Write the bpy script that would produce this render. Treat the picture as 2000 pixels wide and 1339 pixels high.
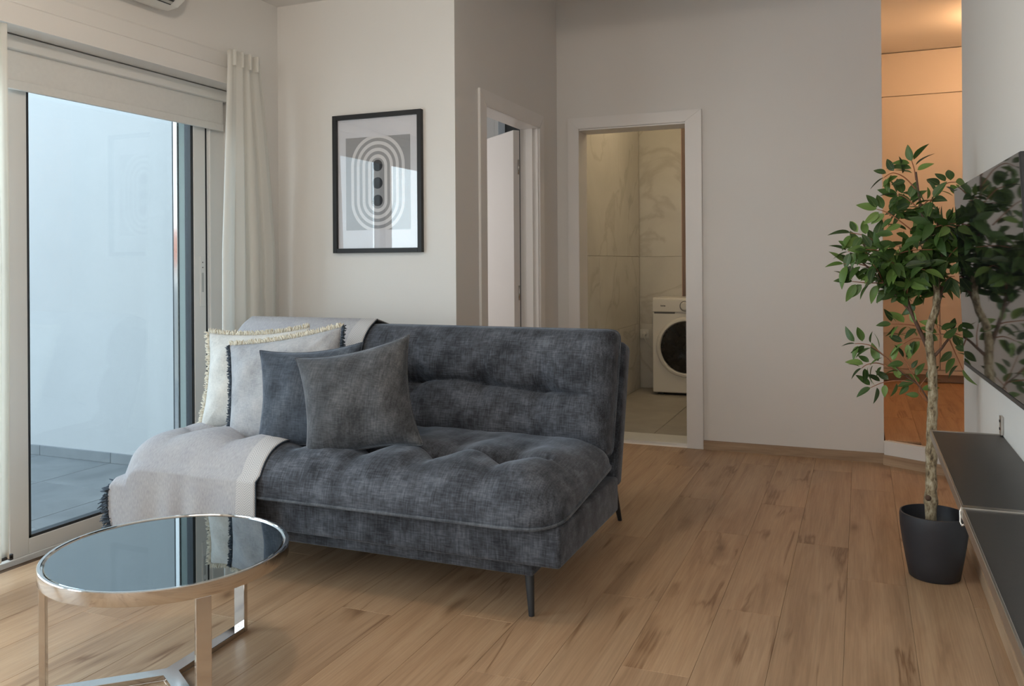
import bpy, bmesh, math, random
from mathutils import Vector, Matrix, noise
R = math.radians
D = bpy.data
COL = bpy.context.scene.collection
scene = bpy.context.scene
for o in list(D.objects):
    D.objects.remove(o)

# ------------------------------------------------------------------ camera
YAW, ROLL = R(22.455), R(0.3945)
r_ = Vector((math.cos(YAW), math.sin(YAW), 0)); f_ = Vector((-math.sin(YAW), math.cos(YAW), 0)); u_ = Vector((0, 0, 1))
cr = r_ * math.cos(ROLL) - u_ * math.sin(ROLL)
cu = r_ * math.sin(ROLL) + u_ * math.cos(ROLL)
cam_d = D.cameras.new('camera'); cam = D.objects.new('camera', cam_d); COL.objects.link(cam)
m = Matrix.Identity(4)
for i in range(3):
    m[i][0] = cr[i]; m[i][1] = cu[i]; m[i][2] = -f_[i]
m.translation = (0, 0, 1.13)
cam.matrix_world = m
cam_d.sensor_width = 36; cam_d.lens = 1649 / 2000 * 36; cam_d.shift_y = (514.4 - 669.5) / 2000
cam_d.clip_start = 0.02
scene.camera = cam
scene.view_settings.view_transform = 'Standard'; scene.view_settings.look = 'None'
scene.view_settings.gamma = 1; scene.view_settings.use_curve_mapping = False
scene.view_settings.exposure = 0.08

# ------------------------------------------------------------------ world
w = D.worlds.new('sky'); scene.world = w; w.use_nodes = True
nt = w.node_tree; bg = nt.nodes['Background']
tc = nt.nodes.new('ShaderNodeTexCoord'); sx = nt.nodes.new('ShaderNodeSeparateXYZ'); rp = nt.nodes.new('ShaderNodeValToRGB')
nt.links.new(tc.outputs['Generated'], sx.inputs[0]); nt.links.new(sx.outputs['Z'], rp.inputs[0]); nt.links.new(rp.outputs[0], bg.inputs[0])
rp.color_ramp.elements[0].position = 0.0; rp.color_ramp.elements[0].color = (0.80, 0.88, 0.95, 1)
rp.color_ramp.elements[1].position = 0.8; rp.color_ramp.elements[1].color = (0.58, 0.72, 0.90, 1)
bg.inputs[1].default_value = 4.2

def area(name, loc, rot, sx, sy, power, color, portal=False):
    l = D.lights.new(name, 'AREA'); l.shape = 'RECTANGLE'; l.size = sx; l.size_y = sy; l.energy = power; l.color = color
    o = D.objects.new(name, l); COL.objects.link(o); o.location = loc; o.rotation_euler = rot
    if portal: l.cycles.is_portal = True
    return o
def point(name, loc, power, color, rad=0.08):
    l = D.lights.new(name, 'POINT'); l.energy = power; l.color = color; l.shadow_soft_size = rad
    o = D.objects.new(name, l); COL.objects.link(o); o.location = loc; return o
area('window_portal', (-3.22, 1.5, 1.0), (0, R(-90), 0), 2.0, 3.8, 1, (1, 1, 1), True)
# added fill light in front of the solid wall behind the camera
area('fill_rear', (-1.3, -2.35, 1.5), (R(90), 0, 0), 2.6, 2.0, 36, (1.0, 0.97, 0.93))
point('ceiling_lamp_light', (-1.45, 1.70, 2.34), 19, (1.0, 0.84, 0.68), 0.05)
area('balcony_fill', (-3.30, 0.9, 1.05), (0, R(-90), 0), 1.8, 2.2, 58, (0.88, 0.95, 1.0))  # added light panel outside the door, strengthens the daylight coming in
point('hall_lamp_light', (1.0, 6.7, 2.70), 23, (1.0, 0.55, 0.26), 0.12)
point('bathroom_lamp_light', (-1.1, 6.2, 2.60), 12, (1.0, 0.78, 0.48), 0.15)
area('bedroom_daylight', (-3.5, 4.0, 1.5), (R(90), 0, R(-35)), 1.2, 1.4, 26, (1.0, 0.97, 0.94))

# ------------------------------------------------------------------ materials
def new_mat(name):
    mt = D.materials.new(name); mt.use_nodes = True
    return mt, mt.node_tree, mt.node_tree.nodes['Principled BSDF']
def N(nt, t, **kw):
    n = nt.nodes.new('ShaderNode' + t)
    for k, v in kw.items():
        if k.startswith('_'): setattr(n, k[1:], v)
        else: n.inputs[k].default_value = v
    return n
def ramp(nt, stops):
    n = nt.nodes.new('ShaderNodeValToRGB'); e = n.color_ramp.elements
    while len(e) < len(stops): e.new(0.5)
    for i, (p, c) in enumerate(stops):
        e[i].position = p; e[i].color = (*c, 1) if len(c) == 3 else c
    return n
def simple(name, col, rough=0.5, metal=0.0, noise_amt=0.0, scale=20, bump=0.0, bscale=None, spec=None, sheen=0.0, ior=None, coat=0):
    mt, nt, b = new_mat(name)
    b.inputs['Base Color'].default_value = (*col, 1); b.inputs['Roughness'].default_value = rough; b.inputs['Metallic'].default_value = metal
    if ior: b.inputs['IOR'].default_value = ior
    if spec is not None: b.inputs['Specular IOR Level'].default_value = spec
    if sheen: b.inputs['Sheen Weight'].default_value = sheen; b.inputs['Sheen Roughness'].default_value = 0.4
    if coat: b.inputs['Coat Weight'].default_value = coat
    tcn = N(nt, 'TexCoord')
    if noise_amt:
        nz = N(nt, 'TexNoise', Scale=scale, Detail=4.0); nt.links.new(tcn.outputs['Object'], nz.inputs['Vector'])
        rr = ramp(nt, [(0.3, tuple(c * (1 - noise_amt) for c in col)), (0.7, tuple(min(1, c * (1 + noise_amt)) for c in col))])
        nt.links.new(nz.outputs['Fac'], rr.inputs[0]); nt.links.new(rr.outputs[0], b.inputs['Base Color'])
    if bump:
        nz = N(nt, 'TexNoise', Scale=bscale or scale * 3, Detail=3.0); nt.links.new(tcn.outputs['Object'], nz.inputs['Vector'])
        bp = N(nt, 'Bump', Strength=bump, Distance=0.002); nt.links.new(nz.outputs['Fac'], bp.inputs['Height']); nt.links.new(bp.outputs[0], b.inputs['Normal'])
    return mt

M = {}
M['wall'] = simple('wall_paint', (0.74, 0.72, 0.69), 0.6, noise_amt=0.012, scale=1.5, bump=0.15, bscale=260)
M['ceiling'] = simple('ceiling_paint', (0.80, 0.78, 0.75), 0.8, noise_amt=0.01, scale=2)
M['casing'] = simple('door_casing_lacquer', (0.78, 0.76, 0.74), 0.35, noise_amt=0.01, scale=5)
M['leaf_door'] = simple('door_leaf_lacquer', (0.80, 0.77, 0.75), 0.4, noise_amt=0.01, scale=5)
M['alu'] = simple('white_aluminium', (0.74, 0.745, 0.73), 0.35, noise_amt=0.01, scale=4)
M['alu_side'] = simple('pale_green_aluminium', (0.62, 0.70, 0.68), 0.3, noise_amt=0.01, scale=4)
M['gasket'] = simple('black_rubber', (0.025, 0.03, 0.035), 0.5, noise_amt=0.1)
M['blind'] = simple('roller_blind_fabric', (0.70, 0.70, 0.68), 0.8, noise_amt=0.02, scale=60, bump=0.2, bscale=700)
M['chrome'] = simple('polished_chrome', (0.62, 0.60, 0.58), 0.09, metal=1.0, noise_amt=0.02, scale=6)
M['steel'] = simple('brushed_steel', (0.55, 0.52, 0.48), 0.32, metal=1.0, noise_amt=0.05, scale=30)
M['black_glass'] = simple('black_mirror_glass', (0.21, 0.245, 0.26), 0.015, metal=1.0, noise_amt=0.01)
M['tv_glass'] = simple('tv_screen_glass', (0.008, 0.008, 0.009), 0.045, ior=1.75, noise_amt=0.02)
M['black_plastic'] = simple('black_plastic', (0.03, 0.03, 0.032), 0.4, noise_amt=0.05)
M['shelf'] = simple('black_shelf_laminate', (0.035, 0.034, 0.034), 0.42, noise_amt=0.08, scale=40, bump=0.12, bscale=500)
M['frame_black'] = simple('black_picture_frame', (0.010, 0.010, 0.011), 0.55, noise_amt=0.05)
M['leg'] = simple('black_metal_leg', (0.02, 0.022, 0.026), 0.4, noise_amt=0.05)
M['pot'] = simple('charcoal_plastic_pot', (0.028, 0.030, 0.038), 0.5, noise_amt=0.05, scale=10)
M['soil'] = simple('dark_soil', (0.03, 0.022, 0.016), 0.95, noise_amt=0.5, scale=80, bump=1.0, bscale=90)
M['twig'] = simple('brown_twig', (0.10, 0.055, 0.035), 0.7, noise_amt=0.3, scale=60)
M['stem'] = simple('reddish_leaf_stalk', (0.28, 0.12, 0.06), 0.6, noise_amt=0.2, scale=60)
M['appliance'] = simple('white_appliance', (0.80, 0.78, 0.74), 0.3, noise_amt=0.01, scale=4)
M['appliance_glass'] = simple('dark_door_glass', (0.015, 0.014, 0.013), 0.08, noise_amt=0.03)
M['plastic'] = simple('white_plastic', (0.75, 0.74, 0.70), 0.4, noise_amt=0.01)
M['cabinet'] = simple('hall_cabinet_laminate', (0.70, 0.64, 0.58), 0.5, noise_amt=0.015, scale=3)
M['plinth'] = simple('cabinet_plinth', (0.42, 0.33, 0.26), 0.5, noise_amt=0.05, scale=6)
M['dark_wall'] = simple('dark_grey_paint', (0.055, 0.058, 0.058), 0.7, noise_amt=0.06, scale=6)
M['ext_wall'] = simple('balcony_render', (0.43, 0.43, 0.42), 0.9, noise_amt=0.02, scale=3, bump=0.3, bscale=200)
M['grout'] = simple('grout', (0.42, 0.40, 0.36), 0.9, noise_amt=0.06)
M['grout_light'] = simple('pale_grout', (0.58, 0.55, 0.48), 0.9, noise_amt=0.04)
M['underlay'] = simple('dark_underlay', (0.10, 0.06, 0.035), 0.9, noise_amt=0.1)
M['ink'] = simple('grey_ink', (0.12, 0.12, 0.12), 0.6, noise_amt=0.03)
M['paper'] = simple('white_paper', (0.72, 0.72, 0.76), 0.8, noise_amt=0.01)
M['print_grey'] = simple('print_grey', (0.34, 0.34, 0.35), 0.8, noise_amt=0.02, scale=80)
M['print_white'] = simple('print_white', (0.72, 0.71, 0.72), 0.8, noise_amt=0.01)
M['print_black'] = simple('print_black', (0.035, 0.035, 0.04), 0.8, noise_amt=0.05)
M['lamp'] = simple('opal_lamp_glass', (0.85, 0.84, 0.8), 0.4, noise_amt=0.01)

def glass_mat(name, tint, refl=1.0):
    mt, nt, b = new_mat(name); nt.nodes.remove(b)
    out = nt.nodes['Material Output']
    t = N(nt, 'BsdfTransparent'); t.inputs[0].default_value = (*tint, 1)
    g = N(nt, 'BsdfGlossy'); g.inputs['Roughness'].default_value = 0.0
    fr = N(nt, 'LayerWeight'); pw = N(nt, 'Math', _operation='POWER'); pw.inputs[1].default_value = 5.0
    mul = N(nt, 'Math', _operation='MULTIPLY_ADD'); mul.inputs[1].default_value = 0.9 * refl; mul.inputs[2].default_value = 0.04 * refl
    mx = N(nt, 'MixShader')
    nt.links.new(fr.outputs['Facing'], pw.inputs[0]); nt.links.new(pw.outputs[0], mul.inputs[0]); nt.links.new(mul.outputs[0], mx.inputs[0]); nt.links.new(t.outputs[0], mx.inputs[1]); nt.links.new(g.outputs[0], mx.inputs[2]); nt.links.new(mx.outputs[0], out.inputs[0])
    return mt
M['glass'] = glass_mat('window_glass', (0.90, 0.95, 0.96), 1.0)
M['pic_glass'] = glass_mat('picture_glass', (0.98, 0.98, 0.98), 1.3)

def wood_mat(name, c_dark, c_mid, c_light, axis='Y', knots=True, rough=0.42):
    mt, nt, b = new_mat(name); L = nt.links.new
    tcn = N(nt, 'TexCoord'); oi = N(nt, 'ObjectInfo')
    add = N(nt, 'VectorMath', _operation='MULTIPLY_ADD'); add.inputs[1].default_value = (37.0, 91.0, 13.0)
    comb = N(nt, 'CombineXYZ')
    for i in range(3): L(oi.outputs['Random'], comb.inputs[i])
    L(comb.outputs[0], add.inputs[0]); L(tcn.outputs['Object'], add.inputs[2])
    sc = {'Y': (14, 1.1, 14), 'X': (1.1, 14, 14)}[axis]
    mp = N(nt, 'Mapping'); mp.inputs['Scale'].default_value = sc; L(add.outputs[0], mp.inputs[0])
    n1 = N(nt, 'TexNoise', Scale=1.0, Detail=8.0, Roughness=0.62, Distortion=0.7); L(mp.outputs[0], n1.inputs['Vector'])
    fine = N(nt, 'Mapping'); fine.inputs['Scale'].default_value = tuple(v * (14 if v > 5 else 4) for v in sc); L(add.outputs[0], fine.inputs[0])
    n2 = N(nt, 'TexNoise', Scale=1.0, Detail=4.0); L(fine.outputs[0], n2.inputs['Vector'])
    r1 = ramp(nt, [(0.28, c_dark), (0.47, c_mid), (0.72, c_light)]); L(n1.outputs['Fac'], r1.inputs[0])
    r2 = ramp(nt, [(0.32, (0.88, 0.87, 0.86)), (0.62, (1.04, 1.04, 1.03))]); L(n2.outputs['Fac'], r2.inputs[0])
    mx = N(nt, 'Mix', _data_type='RGBA', _blend_type='MULTIPLY'); mx.inputs['Factor'].default_value = 1
    L(r1.outputs[0], mx.inputs['A']); L(r2.outputs[0], mx.inputs['B'])
    last = mx.outputs['Result']
    # per board tone
    r3 = ramp(nt, [(0.0, (0.90, 0.89, 0.88)), (0.5, (1.0, 1.0, 1.0)), (1.0, (1.08, 1.07, 1.05))]); L(oi.outputs['Random'], r3.inputs[0])
    m3 = N(nt, 'Mix', _data_type='RGBA', _blend_type='MULTIPLY'); m3.inputs['Factor'].default_value = 1
    L(last, m3.inputs['A']); L(r3.outputs[0], m3.inputs['B']); last = m3.outputs['Result']
    if knots:
        # long dark cracks and knots
        mk = N(nt, 'Mapping'); mk.inputs['Scale'].default_value = {'Y': (4.2, 1.7, 4), 'X': (1.7, 4.2, 4)}[axis]; L(add.outputs[0], mk.inputs[0])
        ds = N(nt, 'TexNoise', Scale=1.6, Detail=3.0); L(mk.outputs[0], ds.inputs['Vector'])
        ad = N(nt, 'VectorMath', _operation='MULTIPLY_ADD'); ad.inputs[1].default_value = (0.55, 0.55, 0.55); L(ds.outputs['Color'], ad.inputs[0]); L(mk.outputs[0], ad.inputs[2])
        vo = N(nt, 'TexVoronoi', Scale=1.0); L(ad.outputs[0], vo.inputs['Vector'])
        rk = ramp(nt, [(0.03, (0.42, 0.34, 0.28)), (0.10, (0.80, 0.76, 0.72)), (0.2, (1, 1, 1))]); L(vo.outputs['Distance'], rk.inputs[0])
        m4 = N(nt, 'Mix', _data_type='RGBA', _blend_type='MULTIPLY'); m4.inputs['Factor'].default_value = 0.85
        L(last, m4.inputs['A']); L(rk.outputs[0], m4.inputs['B']); last = m4.outputs['Result']
        mc = N(nt, 'Mapping'); mc.inputs['Scale'].default_value = {'Y': (7, 0.55, 7), 'X': (0.55, 7, 7)}[axis]; L(add.outputs[0], mc.inputs[0])
        nc = N(nt, 'TexNoise', Scale=0.8, Detail=5.0, Distortion=0.5); L(mc.outputs[0], nc.inputs['Vector'])
        rc = ramp(nt, [(0.482, (1, 1, 1)), (0.5, (0.56, 0.47, 0.40)), (0.516, (1, 1, 1))]); L(nc.outputs['Fac'], rc.inputs[0])
        gate = N(nt, 'TexNoise', Scale=1.7, Detail=1.0); L(mk.outputs[0], gate.inputs['Vector'])
        rg = ramp(nt, [(0.50, (0, 0, 0)), (0.60, (1, 1, 1))]); L(gate.outputs['Fac'], rg.inputs[0])
        m5 = N(nt, 'Mix', _data_type='RGBA', _blend_type='MULTIPLY'); L(rg.outputs[0], m5.inputs['Factor'])
        L(last, m5.inputs['A']); L(rc.outputs[0], m5.inputs['B']); last = m5.outputs['Result']
    L(last, b.inputs['Base Color']); b.inputs['Roughness'].default_value = rough; b.inputs['Specular IOR Level'].default_value = 0.35
    bp = N(nt, 'Bump', Strength=0.12, Distance=0.001); L(n2.outputs['Fac'], bp.inputs['Height']); L(bp.outputs[0], b.inputs['Normal'])
    return mt
M['oak'] = wood_mat('oak_plank', (0.335, 0.205, 0.120), (0.435, 0.282, 0.170), (0.510, 0.350, 0.220))
M['oak_base'] = wood_mat('oak_baseboard', (0.30, 0.20, 0.13), (0.42, 0.30, 0.20), (0.52, 0.39, 0.27), 'X', knots=False)
M['oak_base_y'] = wood_mat('oak_baseboard_side', (0.30, 0.20, 0.13), (0.42, 0.30, 0.20), (0.52, 0.39, 0.27), 'Y', knots=False)
M['oak_hall'] = wood_mat('hall_oak', (0.30, 0.17, 0.09), (0.42, 0.26, 0.15), (0.50, 0.33, 0.20))

def chenille(name, c0, c1, c2, fine=220, sheen=0.35):
    mt, nt, b = new_mat(name); L = nt.links.new
    tcn = N(nt, 'TexCoord')
    big = N(nt, 'TexNoise', Scale=9.0, Detail=5.0, Roughness=0.65); L(tcn.outputs['Object'], big.inputs['Vector'])
    # two crossed thread directions
    ma = N(nt, 'Mapping'); ma.inputs['Scale'].default_value = (fine, fine * 0.12, fine * 0.12); L(tcn.outputs['Object'], ma.inputs[0])
    mb = N(nt, 'Mapping'); mb.inputs['Scale'].default_value = (fine * 0.12, fine, fine); L(tcn.outputs['Object'], mb.inputs[0])
    na = N(nt, 'TexNoise', Scale=1.0, Detail=2.0); L(ma.outputs[0], na.inputs['Vector'])
    nb = N(nt, 'TexNoise', Scale=1.0, Detail=2.0); L(mb.outputs[0], nb.inputs['Vector'])
    av = N(nt, 'Math', _operation='ADD'); L(na.outputs['Fac'], av.inputs[0]); L(nb.outputs['Fac'], av.inputs[1])
    mad = N(nt, 'Math', _operation='MULTIPLY_ADD'); mad.inputs[1].default_value = 0.42; L(av.outputs[0], mad.inputs[0]); L(big.outputs['Fac'], mad.inputs[2])
    rr = ramp(nt, [(0.72, c0), (1.03, c1), (1.0, c2)])
    rr.color_ramp.elements[0].position = 0.25; rr.color_ramp.elements[1].position = 0.52; rr.color_ramp.elements[2].position = 0.8
    sc = N(nt, 'Math', _operation='MULTIPLY_ADD'); sc.inputs[1].default_value = 1.3; sc.inputs[2].default_value = -0.70; L(mad.outputs[0], sc.inputs[0]); L(sc.outputs[0], rr.inputs[0])
    L(rr.outputs[0], b.inputs['Base Color']); b.inputs['Roughness'].default_value = 0.85; b.inputs['Specular IOR Level'].default_value = 0.2
    b.inputs['Sheen Weight'].default_value = sheen; b.inputs['Sheen Roughness'].default_value = 0.35; b.inputs['Sheen Tint'].default_value = (0.75, 0.85, 1.0, 1)
    bp = N(nt, 'Bump', Strength=0.35, Distance=0.0015); L(av.outputs[0], bp.inputs['Height']); L(bp.outputs[0], b.inputs['Normal'])
    return mt
M['sofa'] = chenille('sofa_chenille', (0.026, 0.028, 0.034), (0.064, 0.070, 0.084), (0.125, 0.138, 0.164))
M['pillow_slate'] = chenille('slate_velvet', (0.036, 0.044, 0.058), (0.064, 0.076, 0.096), (0.11, 0.128, 0.155))
M['pillow_char'] = chenille('charcoal_velvet', (0.038, 0.040, 0.044), (0.072, 0.074, 0.080), (0.125, 0.128, 0.135), sheen=0.45)
M['piping'] = chenille('sofa_piping', (0.05, 0.056, 0.066), (0.085, 0.093, 0.106), (0.14, 0.15, 0.17))
M['linen_grey'] = chenille('grey_linen', (0.28, 0.29, 0.31), (0.38, 0.39, 0.41), (0.47, 0.47, 0.48), fine=500, sheen=0.1)
M['linen_cream'] = chenille('cream_linen', (0.46, 0.46, 0.44), (0.58, 0.57, 0.54), (0.66, 0.65, 0.61), fine=500, sheen=0.1)
M['fringe_cream'] = simple('cream_fringe', (0.66, 0.62, 0.52), 0.9, noise_amt=0.1, scale=90)
M['fringe_dark'] = simple('navy_fringe', (0.04, 0.055, 0.075), 0.9, noise_amt=0.3, scale=90)

def throw_mat():
    mt, nt, b = new_mat('throw_weave'); L = nt.links.new
    tcn = N(nt, 'TexCoord')
    fi = N(nt, 'Mapping'); fi.inputs['Scale'].default_value = (300, 60, 60); L(tcn.outputs['UV'], fi.inputs[0])
    n1 = N(nt, 'TexNoise', Scale=1.0, Detail=3.0); L(fi.outputs[0], n1.inputs['Vector'])
    n2 = N(nt, 'TexNoise', Scale=9.0, Detail=4.0); L(tcn.outputs['Object'], n2.inputs['Vector'])
    r1 = ramp(nt, [(0.3, (0.33, 0.33, 0.35)), (0.7, (0.44, 0.435, 0.45))]); L(n1.outputs['Fac'], r1.inputs[0])
    r2 = ramp(nt, [(0.3, (0.93, 0.93, 0.95)), (0.7, (1.05, 1.04, 1.02))]); L(n2.outputs['Fac'], r2.inputs[0])
    mx = N(nt, 'Mix', _data_type='RGBA', _blend_type='MULTIPLY'); mx.inputs['Factor'].default_value = 1
    L(r1.outputs[0], mx.inputs['A']); L(r2.outputs[0], mx.inputs['B'])
    # herringbone border: diagonal stripes on u<0.12
    sep = N(nt, 'SeparateXYZ'); L(tcn.outputs['UV'], sep.inputs[0])
    tri = N(nt, 'Math', _operation='PINGPONG'); tri.inputs[1].default_value = 0.022; L(sep.outputs['X'], tri.inputs[0])
    ad = N(nt, 'Math', _operation='MULTIPLY_ADD'); ad.inputs[1].default_value = 0.9; L(tri.outputs[0], ad.inputs[0]); L(sep.outputs['Y'], ad.inputs[2])
    ml = N(nt, 'Math', _operation='MULTIPLY'); ml.inputs[1].default_value = 2 * math.pi / 0.0085; L(ad.outputs[0], ml.inputs[0])
    sn = N(nt, 'Math', _operation='SINE'); L(ml.outputs[0], sn.inputs[0])
    rs = ramp(nt, [(0.2, (0.38, 0.37, 0.38)), (0.7, (0.55, 0.54, 0.53))])
    s2 = N(nt, 'Math', _operation='MULTIPLY_ADD'); s2.inputs[1].default_value = 0.5; s2.inputs[2].default_value = 0.5; L(sn.outputs[0], s2.inputs[0]); L(s2.outputs[0], rs.inputs[0])
    g1 = N(nt, 'Math', _operation='LESS_THAN'); g1.inputs[1].default_value = 0.080; L(sep.outputs['X'], g1.inputs[0])
    g2 = N(nt, 'Math', _operation='GREATER_THAN'); g2.inputs[1].default_value = 0.80; L(sep.outputs['X'], g2.inputs[0])
    g = N(nt, 'Math', _operation='ADD'); L(g1.outputs[0], g.inputs[0]); L(g2.outputs[0], g.inputs[1])
    m2 = N(nt, 'Mix', _data_type='RGBA'); L(g.outputs[0], m2.inputs['Factor']); L(mx.outputs['Result'], m2.inputs['A']); L(rs.outputs[0], m2.inputs['B'])
    L(m2.outputs['Result'], b.inputs['Base Color']); b.inputs['Roughness'].default_value = 0.9; b.inputs['Specular IOR Level'].default_value = 0.15
    bp = N(nt, 'Bump', Strength=0.25, Distance=0.001); L(n1.outputs['Fac'], bp.inputs['Height']); L(bp.outputs[0], b.inputs['Normal'])
    return mt
M['throw'] = throw_mat()

def curtain_mat():
    mt, nt, b = new_mat('sheer_curtain'); L = nt.links.new
    b.inputs['Base Color'].default_value = (0.88, 0.875, 0.845, 1); b.inputs['Roughness'].default_value = 0.9
    tr = N(nt, 'BsdfTranslucent'); tr.inputs[0].default_value = (0.92, 0.90, 0.85, 1)
    tcn = N(nt, 'TexCoord'); mp = N(nt, 'Mapping'); mp.inputs['Scale'].default_value = (400, 400, 60); L(tcn.outputs['Object'], mp.inputs[0])
    nz = N(nt, 'TexNoise', Scale=1.0, Detail=2.0); L(mp.outputs[0], nz.inputs['Vector'])
    bp = N(nt, 'Bump', Strength=0.15, Distance=0.001); L(nz.outputs['Fac'], bp.inputs['Height']); L(bp.outputs[0], b.inputs['Normal'])
    mx = N(nt, 'MixShader'); mx.inputs[0].default_value = 0.5
    L(b.outputs[0], mx.inputs[1]); L(tr.outputs[0], mx.inputs[2]); L(mx.outputs[0], nt.nodes['Material Output'].inputs[0])
    return mt
M['curtain'] = curtain_mat()

def tile_mat(name, c0, c1, vein=None, rough=0.35, scale=2.0):
    mt, nt, b = new_mat(name); L = nt.links.new
    tcn = N(nt, 'TexCoord'); oi = N(nt, 'ObjectInfo'); comb = N(nt, 'CombineXYZ')
    for i in range(3): L(oi.outputs['Random'], comb.inputs[i])
    add = N(nt, 'VectorMath', _operation='MULTIPLY_ADD'); add.inputs[1].default_value = (31.0, 17.0, 53.0)
    L(comb.outputs[0], add.inputs[0]); L(tcn.outputs['Object'], add.inputs[2])
    n1 = N(nt, 'TexNoise', Scale=scale, Detail=7.0, Roughness=0.6, Distortion=0.5); L(add.outputs[0], n1.inputs['Vector'])
    r1 = ramp(nt, [(0.3, c0), (0.7, c1)]); L(n1.outputs['Fac'], r1.inputs[0]); last = r1.outputs[0]
    if vein:
        n2 = N(nt, 'TexNoise', Scale=1.1, Detail=6.0, Distortion=1.4); L(add.outputs[0], n2.inputs['Vector'])
        rv = ramp(nt, [(0.47, (1, 1, 1)), (0.497, vein), (0.52, (1, 1, 1))]); L(n2.outputs['Fac'], rv.inputs[0])
        mx = N(nt, 'Mix', _data_type='RGBA', _blend_type='MULTIPLY'); mx.inputs['Factor'].default_value = 0.7
        L(last, mx.inputs['A']); L(rv.outputs[0], mx.inputs['B']); last = mx.outputs['Result']
    L(last, b.inputs['Base Color']); b.inputs['Roughness'].default_value = rough
    return mt
M['marble'] = tile_mat('marble_tile', (0.60, 0.58, 0.54), (0.70, 0.68, 0.63), (0.78, 0.76, 0.74), 0.25)
M['bath_floor'] = tile_mat('bathroom_floor_tile', (0.36, 0.33, 0.29), (0.45, 0.42, 0.37), None, 0.4, 4)
M['balc_tile'] = tile_mat('balcony_stone_tile', (0.13, 0.138, 0.14), (0.20, 0.208, 0.205), None, 0.5, 3)
M['skirt_tile'] = tile_mat('balcony_skirting_tile', (0.17, 0.18, 0.185), (0.22, 0.23, 0.23), None, 0.5, 6)

def leaf_mat():
    mt, nt, b = new_mat('ficus_leaf'); L = nt.links.new
    oi = N(nt, 'ObjectInfo'); tcn = N(nt, 'TexCoord')
    rr = ramp(nt, [(0.0, (0.028, 0.058, 0.020)), (0.4, (0.060, 0.125, 0.028)), (0.75, (0.12, 0.22, 0.045)), (1.0, (0.22, 0.34, 0.09))]); L(oi.outputs['Random'], rr.inputs[0])
    sep = N(nt, 'SeparateXYZ'); L(tcn.outputs['Object'], sep.inputs[0])
    ab = N(nt, 'Math', _operation='ABSOLUTE'); L(sep.outputs['Y'], ab.inputs[0])
    lt = N(nt, 'Math', _operation='LESS_THAN'); lt.inputs[1].default_value = 0.0007; L(ab.outputs[0], lt.inputs[0])
    mx = N(nt, 'Mix', _data_type='RGBA'); L(lt.outputs[0], mx.inputs['Factor']); L(rr.outputs[0], mx.inputs['A']); mx.inputs['B'].default_value = (0.16, 0.20, 0.07, 1)
    L(mx.outputs['Result'], b.inputs['Base Color']); b.inputs['Roughness'].default_value = 0.42
    tr = N(nt, 'BsdfTranslucent'); L(rr.outputs[0], tr.inputs[0])
    ms = N(nt, 'MixShader'); ms.inputs[0].default_value = 0.22; L(b.outputs[0], ms.inputs[1]); L(tr.outputs[0], ms.inputs[2]); L(ms.outputs[0], nt.nodes['Material Output'].inputs[0])
    return mt
M['leafgreen'] = leaf_mat()
def bark_mat():
    mt, nt, b = new_mat('pale_bark'); L = nt.links.new
    tcn = N(nt, 'TexCoord'); mp = N(nt, 'Mapping'); mp.inputs['Scale'].default_value = (60, 60, 28); L(tcn.outputs['Object'], mp.inputs[0])
    n1 = N(nt, 'TexNoise', Scale=1.0, Detail=6.0, Roughness=0.7); L(mp.outputs[0], n1.inputs['Vector'])
    rr = ramp(nt, [(0.36, (0.07, 0.05, 0.03)), (0.47, (0.26, 0.20, 0.12)), (0.56, (0.40, 0.34, 0.23)), (0.7, (0.55, 0.49, 0.37))]); L(n1.outputs['Fac'], rr.inputs[0])
    L(rr.outputs[0], b.inputs['Base Color']); b.inputs['Roughness'].default_value = 0.85
    bp = N(nt, 'Bump', Strength=0.8, Distance=0.004); L(n1.outputs['Fac'], bp.inputs['Height']); L(bp.outputs[0], b.inputs['Normal'])
    return mt
M['bark'] = bark_mat()

# ------------------------------------------------------------------ mesh helpers
def link(name, me, mat=None, parent=None, smooth=False):
    o = D.objects.new(name, me); COL.objects.link(o)
    if mat and not me.materials: me.materials.append(mat)
    if parent: o.parent = parent
    if smooth:
        for p in me.polygons: p.use_smooth = True
    return o
def from_bm(name, bm, mat=None, parent=None, smooth=False, bevel=0, seg=2):
    if bevel:
        bmesh.ops.bevel(bm, geom=list(bm.edges), offset=bevel, segments=seg, affect='EDGES', profile=0.5, clamp_overlap=True)
    me = D.meshes.new(name); bm.to_mesh(me); bm.free()
    return link(name, me, mat, parent, smooth)
def addbox(bm, x0, x1, y0, y1, z0, z1, mtx=None):
    v = [bm.verts.new(Vector((x, y, z)) if mtx is None else mtx @ Vector((x, y, z))) for x in (x0, x1) for y in (y0, y1) for z in (z0, z1)]
    for f in ((0, 1, 3, 2), (4, 6, 7, 5), (0, 4, 5, 1), (2, 3, 7, 6), (0, 2, 6, 4), (1, 5, 7, 3)):
        bm.faces.new([v[i] for i in f])
def box(name, b, mat, parent=None, bevel=0, seg=2, smooth=False):
    bm = bmesh.new(); addbox(bm, *b); return from_bm(name, bm, mat, parent, smooth, bevel, seg)
def boxes(name, bs, mat, parent=None):
    bm = bmesh.new()
    for b in bs: addbox(bm, *b)
    return from_bm(name, bm, mat, parent)
def prism(bm, pts, z0, z1, mtx=None):
    """closed polygon in XY extruded in Z"""
    lo = [bm.verts.new((mtx or Matrix()) @ Vector((x, y, z0))) for x, y in pts]
    hi = [bm.verts.new((mtx or Matrix()) @ Vector((x, y, z1))) for x, y in pts]
    n = len(pts); bm.faces.new(lo[::-1]); bm.faces.new(hi)
    for i in range(n): bm.faces.new((lo[i], lo[(i + 1) % n], hi[(i + 1) % n], hi[i]))
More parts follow.
